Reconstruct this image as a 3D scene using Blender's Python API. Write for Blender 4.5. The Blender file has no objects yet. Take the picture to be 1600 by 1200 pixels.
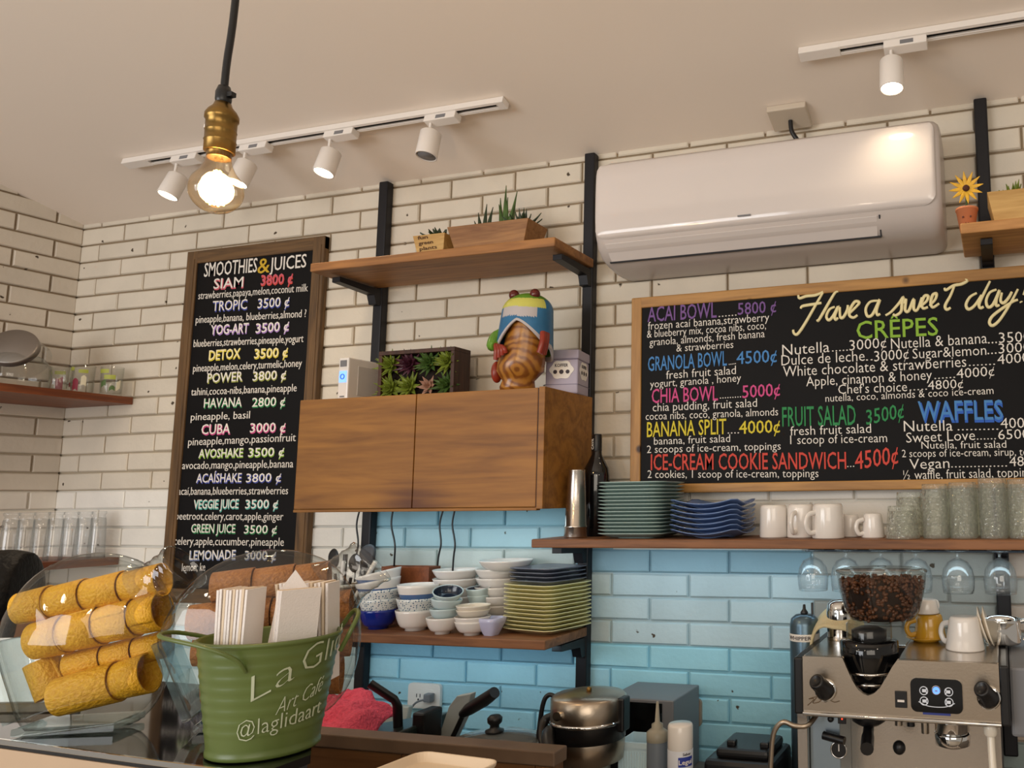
import bpy, bmesh, math, random
from math import pi, sin, cos, sqrt
from mathutils import Vector, Matrix, Quaternion
random.seed(11)
S = bpy.context.scene
COL = S.collection
# ------------------------------------------------------------------ camera
RC = ((0.96298, 0.26928, -0.012526), (-0.046182, 0.119016, -0.991818), (-0.26559, 0.955679, 0.127046))
CC = Vector((3.182387, -2.131506, 1.622792))
FPX, PX, PY = 1264.585, 1208.3018, 614.4102
cam = bpy.data.cameras.new('camera')
cam.sensor_fit = 'HORIZONTAL'; cam.sensor_width = 36.0
cam.lens = FPX / 1600 * 36.0
cam.shift_x = (800 - PX) / 1600
cam.shift_y = (PY - 600) / 1600
cam.clip_start = 0.02
co = bpy.data.objects.new('camera', cam); COL.objects.link(co)
co.matrix_world = Matrix(((RC[0][0], -RC[1][0], -RC[2][0], CC.x),
                          (RC[0][1], -RC[1][1], -RC[2][1], CC.y),
                          (RC[0][2], -RC[1][2], -RC[2][2], CC.z), (0, 0, 0, 1)))
S.camera = co
# ------------------------------------------------------------------ light and exposure
S.view_settings.view_transform = 'Standard'
S.view_settings.look = 'None'
S.view_settings.gamma = 1.0
S.view_settings.use_curve_mapping = False
S.view_settings.exposure = 0.0
S.cycles.transparent_max_bounces = 40; S.cycles.max_bounces = 14; S.cycles.glossy_bounces = 6
w = bpy.data.worlds.new('world'); S.world = w; w.use_nodes = True
bg = w.node_tree.nodes['Background']
bg.inputs[0].default_value = (1.0, 0.89, 0.77, 1); bg.inputs[1].default_value = 0.36
def area(name, loc, target, sx, sy, power, colour):
    l = bpy.data.lights.new(name, 'AREA'); l.shape = 'RECTANGLE'; l.size = sx; l.size_y = sy
    l.energy = power; l.color = colour
    o = bpy.data.objects.new(name, l); COL.objects.link(o); o.location = loc
    o.rotation_euler = (Vector(target) - Vector(loc)).to_track_quat('-Z', 'Y').to_euler()
    return o
area('window_daylight', (0.3, -4.6, 1.8), (1.7, 0, 1.2), 2.6, 1.6, 76, (0.95, 0.97, 1.0))
for _p in ((2.5, -3.0, 2.25), (3.6, -2.9, 2.3), (1.5, -2.5, 2.2), (4.3, -2.0, 2.3), (0.7, -2.9, 2.2)):     # the other bare bulbs of the cafe
    l = bpy.data.lights.new('cafe_bulb', 'POINT'); l.energy = 4; l.color = (1, .82, .6); l.shadow_soft_size = .035
    o = bpy.data.objects.new('cafe_bulb', l); COL.objects.link(o); o.location = _p
area('open_front_daylight', (3.9, -4.6, 2.2), (2.3, 0, 1.6), 2.4, 1.5, 36, (1.0, 0.89, 0.76))

area('under_cabinet_fill', (1.66, -.17, 1.592), (1.66, -.06, 1.2), .72, .03, .45, (.66, .89, 1.0))  # added cool fill without a fitting, brightens wall and dishes below the cabinet
area('under_shelf_fill', (2.75, -.20, 1.494), (2.75, -.02, 1.2), 1.3, .03, 1.0, (.66, .89, 1.0))  # the same kind of added fill beneath the long shelf
area('under_dish_shelf_fill', (1.66, -.19, 1.238), (1.66, -.05, 1.0), .72, .03, .5, (.64, .89, 1.0))  # one more added fill, lifts the lowest blue courses
def ray(x, y):
    a, b = (x - PX) / FPX, (y - PY) / FPX
    return Vector([RC[0][i] * a + RC[1][i] * b + RC[2][i] for i in range(3)])
def at(x, y, Y=None, Z=None, X=None):
    "the point of the plane Y=, Z= or X= that the photograph shows at pixel x, y"
    d = ray(x, y)
    if Y is not None: t = (Y - CC.y) / d.y
    elif Z is not None: t = (Z - CC.z) / d.z
    else: t = (X - CC.x) / d.x
    return CC + d * t
def dep(x, y, t): return CC + ray(x, y) * t
# ------------------------------------------------------------------ materials
def lin(h):
    if isinstance(h, str):
        h = h.lstrip('#'); c = [int(h[i:i + 2], 16) / 255 for i in (0, 2, 4)]
        return tuple(((v + .055) / 1.055) ** 2.4 if v > .04045 else v / 12.92 for v in c) + (1,)
    return tuple(h) + ((1,) if len(h) == 3 else ())
def P(m): return m.node_tree.nodes['Principled BSDF']
def N(m, t, **kw):
    n = m.node_tree.nodes.new(t)
    for k, v in kw.items():
        if hasattr(n, k): setattr(n, k, v)
        else: n.inputs[k.replace('_', ' ')].default_value = v
    return n
def L(m, a, b): m.node_tree.links.new(a, b)
def mat(name, col, rough=.5, metal=0, spec=.5, bump=0, bscale=60, emit=0, var=0, coat=0):
    m = bpy.data.materials.new(name); m.use_nodes = True; p = P(m)
    c = lin(col)
    p.inputs['Base Color'].default_value = c
    p.inputs['Roughness'].default_value = rough; p.inputs['Metallic'].default_value = metal
    p.inputs['Specular IOR Level'].default_value = spec
    p.inputs['Coat Weight'].default_value = coat
    if emit:
        p.inputs['Emission Color'].default_value = c; p.inputs['Emission Strength'].default_value = emit
    if bump or var:
        tc = N(m, 'ShaderNodeTexCoord'); nz = N(m, 'ShaderNodeTexNoise'); nz.inputs['Scale'].default_value = bscale
        nz.inputs['Detail'].default_value = 4
        L(m, tc.outputs['Object'], nz.inputs['Vector'])
        if bump:
            b = N(m, 'ShaderNodeBump'); b.inputs['Strength'].default_value = bump; b.inputs['Distance'].default_value = .01
            L(m, nz.outputs['Fac'], b.inputs['Height']); L(m, b.outputs['Normal'], p.inputs['Normal'])
        if var:
            r = N(m, 'ShaderNodeValToRGB')
            r.color_ramp.elements[0].position = .3; r.color_ramp.elements[1].position = .7
            r.color_ramp.elements[0].color = tuple(v * (1 - var) for v in c[:3]) + (1,)
            r.color_ramp.elements[1].color = tuple(min(1, v * (1 + var)) for v in c[:3]) + (1,)
            L(m, nz.outputs['Fac'], r.inputs['Fac']); L(m, r.outputs['Color'], p.inputs['Base Color'])
    return m
def wood(name, c1, c2, axis='X', scale=1.0, rough=.5, knots=0, stain=None):
    m = bpy.data.materials.new(name); m.use_nodes = True; p = P(m)
    tc = N(m, 'ShaderNodeTexCoord'); mp = N(m, 'ShaderNodeMapping')
    s = {'X': (1.2, 14, 14), 'Y': (14, 1.2, 14), 'Z': (14, 14, 1.2)}[axis]
    mp.inputs['Scale'].default_value = [v * scale for v in s]
    L(m, tc.outputs['Object'], mp.inputs['Vector'])
    n1 = N(m, 'ShaderNodeTexNoise'); n1.inputs['Scale'].default_value = 1.6; n1.inputs['Detail'].default_value = 6
    n1.inputs['Distortion'].default_value = 1.4
    L(m, mp.outputs['Vector'], n1.inputs['Vector'])
    n2 = N(m, 'ShaderNodeTexNoise'); n2.inputs['Scale'].default_value = 9; n2.inputs['Detail'].default_value = 3
    L(m, mp.outputs['Vector'], n2.inputs['Vector'])
    mx = N(m, 'ShaderNodeMath', operation='MULTIPLY_ADD'); mx.inputs[1].default_value = .35
    L(m, n2.outputs['Fac'], mx.inputs[0]); L(m, n1.outputs['Fac'], mx.inputs[2])
    r = N(m, 'ShaderNodeValToRGB')
    r.color_ramp.elements[0].position = .42; r.color_ramp.elements[0].color = lin(c2)
    r.color_ramp.elements[1].position = .82; r.color_ramp.elements[1].color = lin(c1)
    L(m, mx.outputs[0], r.inputs['Fac'])
    out = r.outputs['Color']
    if knots:
        v = N(m, 'ShaderNodeTexVoronoi'); v.inputs['Scale'].default_value = knots
        L(m, tc.outputs['Object'], v.inputs['Vector'])
        kr = N(m, 'ShaderNodeValToRGB'); kr.color_ramp.elements[0].position = .06; kr.color_ramp.elements[1].position = .13
        L(m, v.outputs['Distance'], kr.inputs['Fac'])
        mix = N(m, 'ShaderNodeMix', data_type='RGBA')
        L(m, kr.outputs['Color'], mix.inputs['Factor']); mix.inputs[6].default_value = lin('#3a2010'); L(m, out, mix.inputs[7])
        out = mix.outputs[2]
    if stain:
        (sx, sz, rx, rz, sc) = stain
        sp = N(m, 'ShaderNodeSeparateXYZ'); L(m, tc.outputs['Object'], sp.inputs[0])
        a = N(m, 'ShaderNodeMath', operation='MULTIPLY_ADD'); a.inputs[1].default_value = 1 / rx; a.inputs[2].default_value = -sx / rx
        b = N(m, 'ShaderNodeMath', operation='MULTIPLY_ADD'); b.inputs[1].default_value = 1 / rz; b.inputs[2].default_value = -sz / rz
        L(m, sp.outputs['X'], a.inputs[0]); L(m, sp.outputs['Z'], b.inputs[0])
        cb = N(m, 'ShaderNodeCombineXYZ'); L(m, a.outputs[0], cb.inputs[0]); L(m, b.outputs[0], cb.inputs[1])
        ln = N(m, 'ShaderNodeVectorMath', operation='LENGTH'); L(m, cb.outputs[0], ln.inputs[0])
        ad = N(m, 'ShaderNodeMath', operation='MULTIPLY_ADD'); ad.inputs[1].default_value = 1.2; L(m, n1.outputs['Fac'], ad.inputs[0]); L(m, ln.outputs['Value'], ad.inputs[2])
        mr = N(m, 'ShaderNodeMapRange'); mr.inputs['From Min'].default_value = .7; mr.inputs['From Max'].default_value = 1.7
        mr.inputs['To Min'].default_value = .75; mr.inputs['To Max'].default_value = 0
        L(m, ad.outputs[0], mr.inputs['Value'])
        mix = N(m, 'ShaderNodeMix', data_type='RGBA'); L(m, mr.outputs[0], mix.inputs['Factor'])
        L(m, out, mix.inputs[6]); mix.inputs[7].default_value = lin(sc); out = mix.outputs[2]
    L(m, out, p.inputs['Base Color'])
    bp = N(m, 'ShaderNodeBump'); bp.inputs['Strength'].default_value = .15; bp.inputs['Distance'].default_value = .004
    L(m, mx.outputs[0], bp.inputs['Height']); L(m, bp.outputs['Normal'], p.inputs['Normal'])
    p.inputs['Roughness'].default_value = rough
    return m
def glass(name, tint=(.93, .95, .94), edge=(.45, .5, .48), rough=.02, bump=0, bscale=80, refl=1.0, body=0):
    "thin clear glass: see-through straight on, darker and shiny towards grazing angles"
    m = bpy.data.materials.new(name); m.use_nodes = True; nt = m.node_tree
    nt.nodes.remove(P(m)); out = [n for n in nt.nodes if n.type == 'OUTPUT_MATERIAL'][0]
    tr = N(m, 'ShaderNodeBsdfTransparent'); gl = N(m, 'ShaderNodeBsdfGlossy'); gl.inputs['Roughness'].default_value = rough
    lw_ = N(m, 'ShaderNodeLayerWeight'); lw_.inputs['Blend'].default_value = .35
    cm = N(m, 'ShaderNodeMix', data_type='RGBA'); cm.inputs[6].default_value = lin(tint); cm.inputs[7].default_value = lin(edge)
    L(m, lw_.outputs['Facing'], cm.inputs['Factor']); L(m, cm.outputs[2], tr.inputs['Color'])
    lf = N(m, 'ShaderNodeLayerWeight'); lf.inputs['Blend'].default_value = .5
    pw = N(m, 'ShaderNodeMath', operation='POWER'); pw.inputs[1].default_value = 4.5; L(m, lf.outputs['Facing'], pw.inputs[0])
    fr = N(m, 'ShaderNodeMath', operation='MULTIPLY_ADD'); fr.inputs[1].default_value = .9; fr.inputs[2].default_value = .045; L(m, pw.outputs[0], fr.inputs[0])
    ml = N(m, 'ShaderNodeMath', operation='MULTIPLY'); ml.inputs[1].default_value = refl; ml.use_clamp = True
    L(m, fr.outputs[0], ml.inputs[0])
    mx = N(m, 'ShaderNodeMixShader'); L(m, ml.outputs[0], mx.inputs[0]); L(m, tr.outputs[0], mx.inputs[1]); L(m, gl.outputs[0], mx.inputs[2])
    last = mx
    if body:
        df = N(m, 'ShaderNodeBsdfDiffuse'); df.inputs['Color'].default_value = (.8, .83, .8, 1)
        m2 = N(m, 'ShaderNodeMixShader'); m2.inputs[0].default_value = body
        L(m, mx.outputs[0], m2.inputs[1]); L(m, df.outputs[0], m2.inputs[2]); last = m2
    L(m, last.outputs[0], out.inputs['Surface'])
    if bump:
        tc = N(m, 'ShaderNodeTexCoord'); v = N(m, 'ShaderNodeTexVoronoi'); v.inputs['Scale'].default_value = bscale
        L(m, tc.outputs['Object'], v.inputs['Vector'])
        b = N(m, 'ShaderNodeBump'); b.inputs['Strength'].default_value = bump; b.inputs['Distance'].default_value = .01
        L(m, v.outputs['Distance'], b.inputs['Height'])
        for n in (gl, lf, lw_): L(m, b.outputs['Normal'], n.inputs['Normal'])
    return m
# ------------------------------------------------------------------ mesh builder
def frame(d):
    d = Vector(d).normalized(); u = Vector((0, 0, 1)) if abs(d.z) < .9 else Vector((1, 0, 0))
    a = d.cross(u).normalized(); return d, a, d.cross(a)
class MB:
    def __init__(s): s.v = []; s.f = []; s.mi = []; s.sm = []; s.M = Matrix(); s.cols = None
    def add(s, vs, fs, mi=0, sm=True):
        o = len(s.v); s.v += [s.M @ Vector(p) for p in vs]
        for f in fs: s.f.append([o + i for i in f]); s.mi.append(mi); s.sm.append(sm)
        return s
    def box(s, x0, x1, y0, y1, z0, z1, mi=0):
        vs = [(x, y, z) for z in (z0, z1) for y in (y0, y1) for x in (x0, x1)]
        return s.add(vs, [(0, 2, 3, 1), (4, 5, 7, 6), (0, 1, 5, 4), (2, 6, 7, 3), (0, 4, 6, 2), (1, 3, 7, 5)], mi, False)
    def hexa(s, bot, top, mi=0):
        return s.add(list(bot) + list(top), [(3, 2, 1, 0), (4, 5, 6, 7), (0, 1, 5, 4), (1, 2, 6, 5), (2, 3, 7, 6), (3, 0, 4, 7)], mi, False)
    def cyl(s, p0, p1, r0, r1=None, n=24, mi=0, caps=True):
        r1 = r0 if r1 is None else r1; p0, p1 = Vector(p0), Vector(p1); d, a, b = frame(p1 - p0)
        vs = []
        for p, r in ((p0, r0), (p1, r1)): vs += [p + (a * cos(2 * pi * i / n) + b * sin(2 * pi * i / n)) * r for i in range(n)]
        s.add(vs, [(i, (i + 1) % n, n + (i + 1) % n, n + i) for i in range(n)], mi)
        if caps:
            s.add(vs[:n], [tuple(range(n - 1, -1, -1))], mi, False); s.add(vs[n:], [tuple(range(n))], mi, False)
        return s
    def lathe(s, prof, n=32, mi=0, c=(0, 0, 0), sx=1, sy=1):
        c = Vector(c); vs = []
        for r, z in prof: vs += [c + Vector((r * cos(2 * pi * i / n) * sx, r * sin(2 * pi * i / n) * sy, z)) for i in range(n)]
        fs = [(k * n + i, k * n + (i + 1) % n, (k + 1) * n + (i + 1) % n, (k + 1) * n + i) for k in range(len(prof) - 1) for i in range(n)]
        s.add(vs, fs, mi)
        if prof[0][0] > 1e-6 and False: pass
        return s
    def disc(s, c, r, n=24, mi=0, d=(0, 0, 1)):
        c = Vector(c); d, a, b = frame(d)
        return s.add([c + (a * cos(2 * pi * i / n) + b * sin(2 * pi * i / n)) * r for i in range(n)], [tuple(range(n))], mi, False)
    def tube(s, pts, r, n=8, mi=0, caps=True, flat=1.0):
        pts = [Vector(p) for p in pts]; m = len(pts)
        rs = r if isinstance(r, (list, tuple)) else [r] * m
        t = [(pts[min(i + 1, m - 1)] - pts[max(i - 1, 0)]).normalized() for i in range(m)]
        _, a, b = frame(t[0]); vs = []
        for i in range(m):
            if i:
                q = t[i - 1].rotation_difference(t[i]); a = q @ a; b = q @ b
            vs += [pts[i] + (a * cos(2 * pi * k / n) + b * sin(2 * pi * k / n) * flat) * rs[i] for k in range(n)]
        s.add(vs, [(i * n + k, i * n + (k + 1) % n, (i + 1) * n + (k + 1) % n, (i + 1) * n + k) for i in range(m - 1) for k in range(n)], mi)
        if caps: s.add(vs[:n], [tuple(range(n - 1, -1, -1))], mi); s.add(vs[-n:], [tuple(range(n))], mi)
        return s
    def ball(s, c, r, nu=16, nv=10, mi=0, sh=None):
        c = Vector(c); r = Vector(r) if not isinstance(r, (int, float)) else Vector((r, r, r)); vs = []
        for j in range(nv + 1):
            th = pi * j / nv
            for i in range(nu):
                ph = 2 * pi * i / nu; p = Vector((sin(th) * cos(ph), sin(th) * sin(ph), cos(th)))
                p = Vector((p.x * r.x, p.y * r.y, p.z * r.z))
                if sh: p = sh(p)
                vs.append(c + p)
        return s.add(vs, [(j * nu + i, (j + 1) * nu + i, (j + 1) * nu + (i + 1) % nu, j * nu + (i + 1) % nu) for j in range(nv) for i in range(nu)], mi)
    def prism(s, poly, h0, h1, ax='Y', mi=0, sm=False):
        "polygon in two axes, extruded along the third"
        def q(p, h): return {'Y': (p[0], h, p[1]), 'X': (h, p[0], p[1]), 'Z': (p[0], p[1], h)}[ax]
        n = len(poly); vs = [q(p, h0) for p in poly] + [q(p, h1) for p in poly]
        s.add(vs, [tuple(range(n)), tuple(range(2 * n - 1, n - 1, -1))], mi, False)
        return s.add(vs, [(i, n + i, n + (i + 1) % n, (i + 1) % n) for i in range(n)], mi, sm)
    def surf(s, fn, nu, nv, mi=0):
        vs = [fn(i / nu, j / nv) for j in range(nv + 1) for i in range(nu + 1)]
        return s.add(vs, [(j * (nu + 1) + i, j * (nu + 1) + i + 1, (j + 1) * (nu + 1) + i + 1, (j + 1) * (nu + 1) + i) for j in range(nv) for i in range(nu)], mi)
    def build(s, name, mats, parent=None, loc=None, bevel=0, seg=2, solid=0, sub=0, rot=None):
        me = bpy.data.meshes.new(name); off = Vector(loc) if (loc is not None and parent is None) else Vector((0, 0, 0))
        me.from_pydata([p - off for p in s.v], [], s.f)
        for m in (mats if isinstance(mats, (list, tuple)) else [mats]): me.materials.append(m)
        me.polygons.foreach_set('material_index', s.mi); me.polygons.foreach_set('use_smooth', s.sm)
        if s.cols:
            a = me.color_attributes.new('tint', 'FLOAT_COLOR', 'POINT')
            for i, c in enumerate(s.cols): a.data[i].color = c
        bm = bmesh.new(); bm.from_mesh(me); bmesh.ops.recalc_face_normals(bm, faces=bm.faces); bm.to_mesh(me); bm.free()
        o = bpy.data.objects.new(name, me); COL.objects.link(o); o.location = off
        if parent: o.parent = parent
        if solid: q = o.modifiers.new('solid', 'SOLIDIFY'); q.thickness = solid; q.offset = 0
        if sub: q = o.modifiers.new('sub', 'SUBSURF'); q.levels = sub; q.render_levels = sub
        if bevel:
            b = o.modifiers.new('bevel', 'BEVEL'); b.width = bevel; b.segments = seg; b.limit_method = 'ANGLE'; b.angle_limit = .6
            b.harden_normals = False
        return o
def tag(o, label, cat, group=None, kind=None):
    if label: o['label'] = label
    if cat: o['category'] = cat
    if group: o['group'] = group
    if kind: o['kind'] = kind
    return o
def struct(o, label=None):
    o['kind'] = 'structure'
    if label: o['label'] = label; o['category'] = label.split()[-1]
    return o
def thing(name, label, cat, loc=(0, 0, 0), rot=(0, 0, 0), group=None):
    o = bpy.data.objects.new(name, None); COL.objects.link(o); o.location = loc; o.rotation_euler = rot
    o.empty_display_size = .05
    return tag(o, label, cat, group)
def dup(root, label=None, loc=None, rot=None, scale=None):
    r = root.copy(); COL.objects.link(r)
    if label: r['label'] = label
    if loc is not None: r.location = loc
    if rot is not None: r.rotation_euler = rot
    if scale is not None: r.scale = scale
    for ch in list(root.children):
        c = ch.copy(); COL.objects.link(c); c.parent = r
        for g in list(ch.children):
            d = g.copy(); COL.objects.link(d); d.parent = c
    return r
def smooth(pts, k=6):
    pts = [Vector(p) for p in pts]; out = []
    for i in range(len(pts) - 1):
        p0, p1, p2, p3 = pts[max(i - 1, 0)], pts[i], pts[i + 1], pts[min(i + 2, len(pts) - 1)]
        for j in range(k):
            t = j / k
            out.append(.5 * ((2 * p1) + (p2 - p0) * t + (2 * p0 - 5 * p1 + 4 * p2 - p3) * t * t + (3 * p1 - p0 - 3 * p2 + p3) * t ** 3))
    return out + [pts[-1]]
def rot_to(d): return Vector((0, 0, 1)).rotation_difference(Vector(d).normalized()).to_matrix().to_4x4()
# lettering: the built-in font turned into meshes
_tc = {}
def glyphs(body, weight=0.0, shear=0.0):
    k = (body, weight, shear)
    if k not in _tc:
        c = bpy.data.curves.new('lettering', 'FONT'); c.body = body; c.size = 1; c.offset = weight; c.extrude = .01; c.resolution_u = 2; c.shear = shear
        o = bpy.data.objects.new('lettering', c); COL.objects.link(o)
        bpy.context.view_layer.update()
        me = bpy.data.meshes.new_from_object(o.evaluated_get(bpy.context.evaluated_depsgraph_get()))
        vs = [v.co.copy() for v in me.vertices]; fs = [list(p.vertices) for p in me.polygons]
        bpy.data.meshes.remove(me); bpy.data.objects.remove(o); bpy.data.curves.remove(c)
        x0 = min(v.x for v in vs); x1 = max(v.x for v in vs)
        _tc[k] = (vs, fs, x0, x1)
    return _tc[k]
def letter(mb, body, p0, p1, h, up, nrm, mi=0, weight=0.0, thick=.0006, off=(0, 0), shear=0.0):
    "write body from p0 to p1 along a flat surface, capitals h high"
    vs, fs, x0, x1 = glyphs(body, weight, shear)
    p0, p1 = Vector(p0), Vector(p1); ex = (p1 - p0); W = ex.length; ex.normalize(); up = Vector(up); nrm = Vector(nrm)
    sx = W / (x1 - x0); sy = h / .70
    q = [p0 + ex * ((v.x - x0) * sx + off[0]) + up * (v.y * sy + off[1]) + nrm * (thick * (1 + v.z / .01) * .5) for v in vs]
    mb.add(q, fs, mi, False)
# ------------------------------------------------------------------ palette
M_black = mat('black_metal', '#16151a', .45, .3)
M_blackp = mat('black_plastic', '#141416', .35)
M_blackg = mat('glossy_black', '#0b0c0e', .06, 0, .6)
M_white = mat('white_plastic', '#ece6e0', .4)
M_ac = mat('glossy_white_plastic', '#d9d1cd', .14, coat=.5)
M_ac2 = mat('warm_white_plastic', '#c4bbb6', .3)
M_grey = mat('grey_plastic', '#77787c', .4)
M_darkgrey = mat('dark_grey', '#3a3b3f', .5)
M_steel = mat('brushed_steel', '#c9c2ba', .24, 1.0, bump=.03, bscale=240)
M_chrome = mat('chrome', '#dcdcda', .07, 1.0)
M_steel2 = mat('warm_steel', '#b6a897', .3, 1.0, bump=.03, bscale=200)
M_brass = mat('aged_brass', '#8a6d3c', .32, .95, var=.25, bscale=30)
M_porc = mat('white_porcelain', '#ebe6e0', .18, coat=.4)
M_cream = mat('cream_porcelain', '#e6dccb', .2, coat=.3)
M_glass = glass('clear_glass', (.98, .985, .98), (.9, .92, .9))
M_glassjar = glass('jar_glass', (.985, .99, .985), (.60, .64, .63), refl=1.1)
M_glasshd = glass('thick_glass', (.9, .95, .95), (.5, .6, .6), refl=1.4)
M_glassx = glass('crackled_glass', (.97, .98, .95), (.75, .77, .7), bump=.5, bscale=110, refl=1.1, body=.10)
M_lamp = mat('lit_lamp_face', '#ffe6c0', .5, emit=14)
M_paint_board = mat('chalkboard_black', '#09080a', .6, spec=.18, var=.2, bscale=6)
M_pine = wood('knotty_pine', '#b98a4c', '#8a6030', 'X', 1.0, .5, knots=9)
M_pineZ = wood('knotty_pine_upright', '#b98a4c', '#8a6030', 'Z', 1.0, .5, knots=9)
M_oldX = wood('weathered_brown_wood', '#6f5230', '#43301b', 'X', 1.4, .65)
M_oldZ = wood('weathered_brown_wood_upright', '#6f5230', '#43301b', 'Z', 1.4, .65)
M_shelf = wood('oiled_shelf_wood', '#a8743e', '#6f4522', 'X', 1.0, .5)
M_shelfend = wood('pale_shelf_edge', '#cf9a5c', '#a06c38', 'X', 1.0, .5)
M_shelfred = wood('reddish_shelf_wood', '#8a4a24', '#5e2d14', 'Y', 1.0, .45)
M_shelfbr = wood('brown_shelf_wood', '#8f5f3a', '#5c371d', 'X', 1.2, .55)
M_cab = wood('honey_veneer', '#a06c2a', '#744815', 'X', .8, .55)
M_planter = wood('planter_wood', '#a87a48', '#7a4f28', 'X', 1.6, .55)
M_planterl = wood('pale_planter_wood', '#d2ac68', '#b48a48', 'X', 1.6, .55)
M_darkwood = wood('dark_frame_wood', '#4a2c1c', '#2a160e', 'Z', 1.6, .6)
M_log = wood('carved_log', '#b5803c', '#5c3015', 'Z', 2.2, .28)
M_soil = mat('dark_soil', '#20140d', .9, bump=.6, bscale=120)
M_leaf = mat('green_leaf', '#44602a', .4, var=.25, bscale=40)
M_leafd = mat('dark_green_leaf', '#27381f', .4, var=.25, bscale=40)
M_leafl = mat('lime_leaf', '#71812c', .4, var=.25, bscale=40)
M_leafp = mat('purple_leaf', '#4a2233', .4, var=.25, bscale=40)
M_leafk = mat('pinkish_leaf', '#a8806c', .4, var=.2, bscale=40)
# ------------------------------------------------------------------ setting
CRS, BRK, H0 = .065, .2341, 2.65            # brick course, brick length, first full joint
XC, TH = -.0865, .1284                      # corner, angle of the left wall
CS = .27                                    # slope of the ceiling towards the room
def ceil_z(y): return 2.667 - CS * y
def jit(a): return random.uniform(-a, a)
def brick_wall(name, smin, P0, ex, nrm, smax, zmin, top, joint0, tint, label, cuts=()):
    "real bricks with recessed mortar; ex runs along the wall, nrm faces the room"
    mb = MB(); mb.cols = []
    ex, nrm, up = Vector(ex), Vector(nrm), Vector((0, 0, 1)); P0 = Vector(P0)
    g = .0034
    def q(s, z, d): p = P0 + ex * s + nrm * d; p.z = z; return p
    r = -16; todo = []
    while True:
        z1 = H0 - r * CRS; z0 = z1 - CRS
        if z1 < zmin: break
        off = joint0 + (0 if r % 2 else .5 * BRK)
        k = math.floor((smin - off) / BRK)
        while off + k * BRK < smax:
            a, b = max(smin, off + k * BRK), min(smax, off + (k + 1) * BRK); k += 1
            if b - a < .012: continue
            segs = [(a, b)]
            for cut in cuts:
                if a + .01 < cut < b - .01: segs = [(a, cut), (cut, b)]
            todo += [(r, z0, z1, a_, b_) for a_, b_ in segs]
        r += 1
    for r, z0, z1, a, b in todo:
            mid = (a + b) / 2; lim = top(mid)
            if z0 > lim - .004: continue
            zz0, zz1 = z0 + g, min(z1 - g, lim + .02)
            aa, bb = a + g * (a > smin), b - g * (b < smax)
            t = .0032; jz = [jit(.0012) for _ in range(4)]; d = jit(.0012)
            vs = [q(aa, zz0, -.012), q(bb, zz0, -.012), q(bb, zz1, -.012), q(aa, zz1, -.012),
                  q(aa, zz0 + jz[0], -t), q(bb, zz0 + jz[1], -t), q(bb, zz1 + jz[2], -t), q(aa, zz1 + jz[3], -t),
                  q(aa + t, zz0 + t + jz[0], d), q(bb - t, zz0 + t + jz[1], d), q(bb - t, zz1 - t + jz[2], d), q(aa + t, zz1 - t + jz[3], d)]
            fs = []
            for l in (0, 4):
                for i in range(4): fs.append((l + i, l + (i + 1) % 4, l + 4 + (i + 1) % 4, l + 4 + i))
            fs.append((8, 9, 10, 11))
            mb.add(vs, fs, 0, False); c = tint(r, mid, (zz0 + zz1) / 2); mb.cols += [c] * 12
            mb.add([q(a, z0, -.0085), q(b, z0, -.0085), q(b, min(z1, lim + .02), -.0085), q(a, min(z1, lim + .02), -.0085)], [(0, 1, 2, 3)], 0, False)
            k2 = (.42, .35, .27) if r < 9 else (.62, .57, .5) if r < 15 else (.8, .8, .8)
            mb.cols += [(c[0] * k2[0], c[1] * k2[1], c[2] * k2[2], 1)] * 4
    zt = max(top(0), top(smax)) + .02
    mb.hexa([q(smin, zmin, -.012), q(smax, zmin, -.012), q(smax, zmin, -.1), q(smin, zmin, -.1)], [q(smin, zt, -.012), q(smax, zt, -.012), q(smax, zt, -.1), q(smin, zt, -.1)], 1)
    mb.cols += [(1, 1, 1, 1)] * 8
    return struct(mb.build(name, [M_brick, M_mortar]), label)
M_brick = bpy.data.materials.new('painted_brick'); M_brick.use_nodes = True
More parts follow.
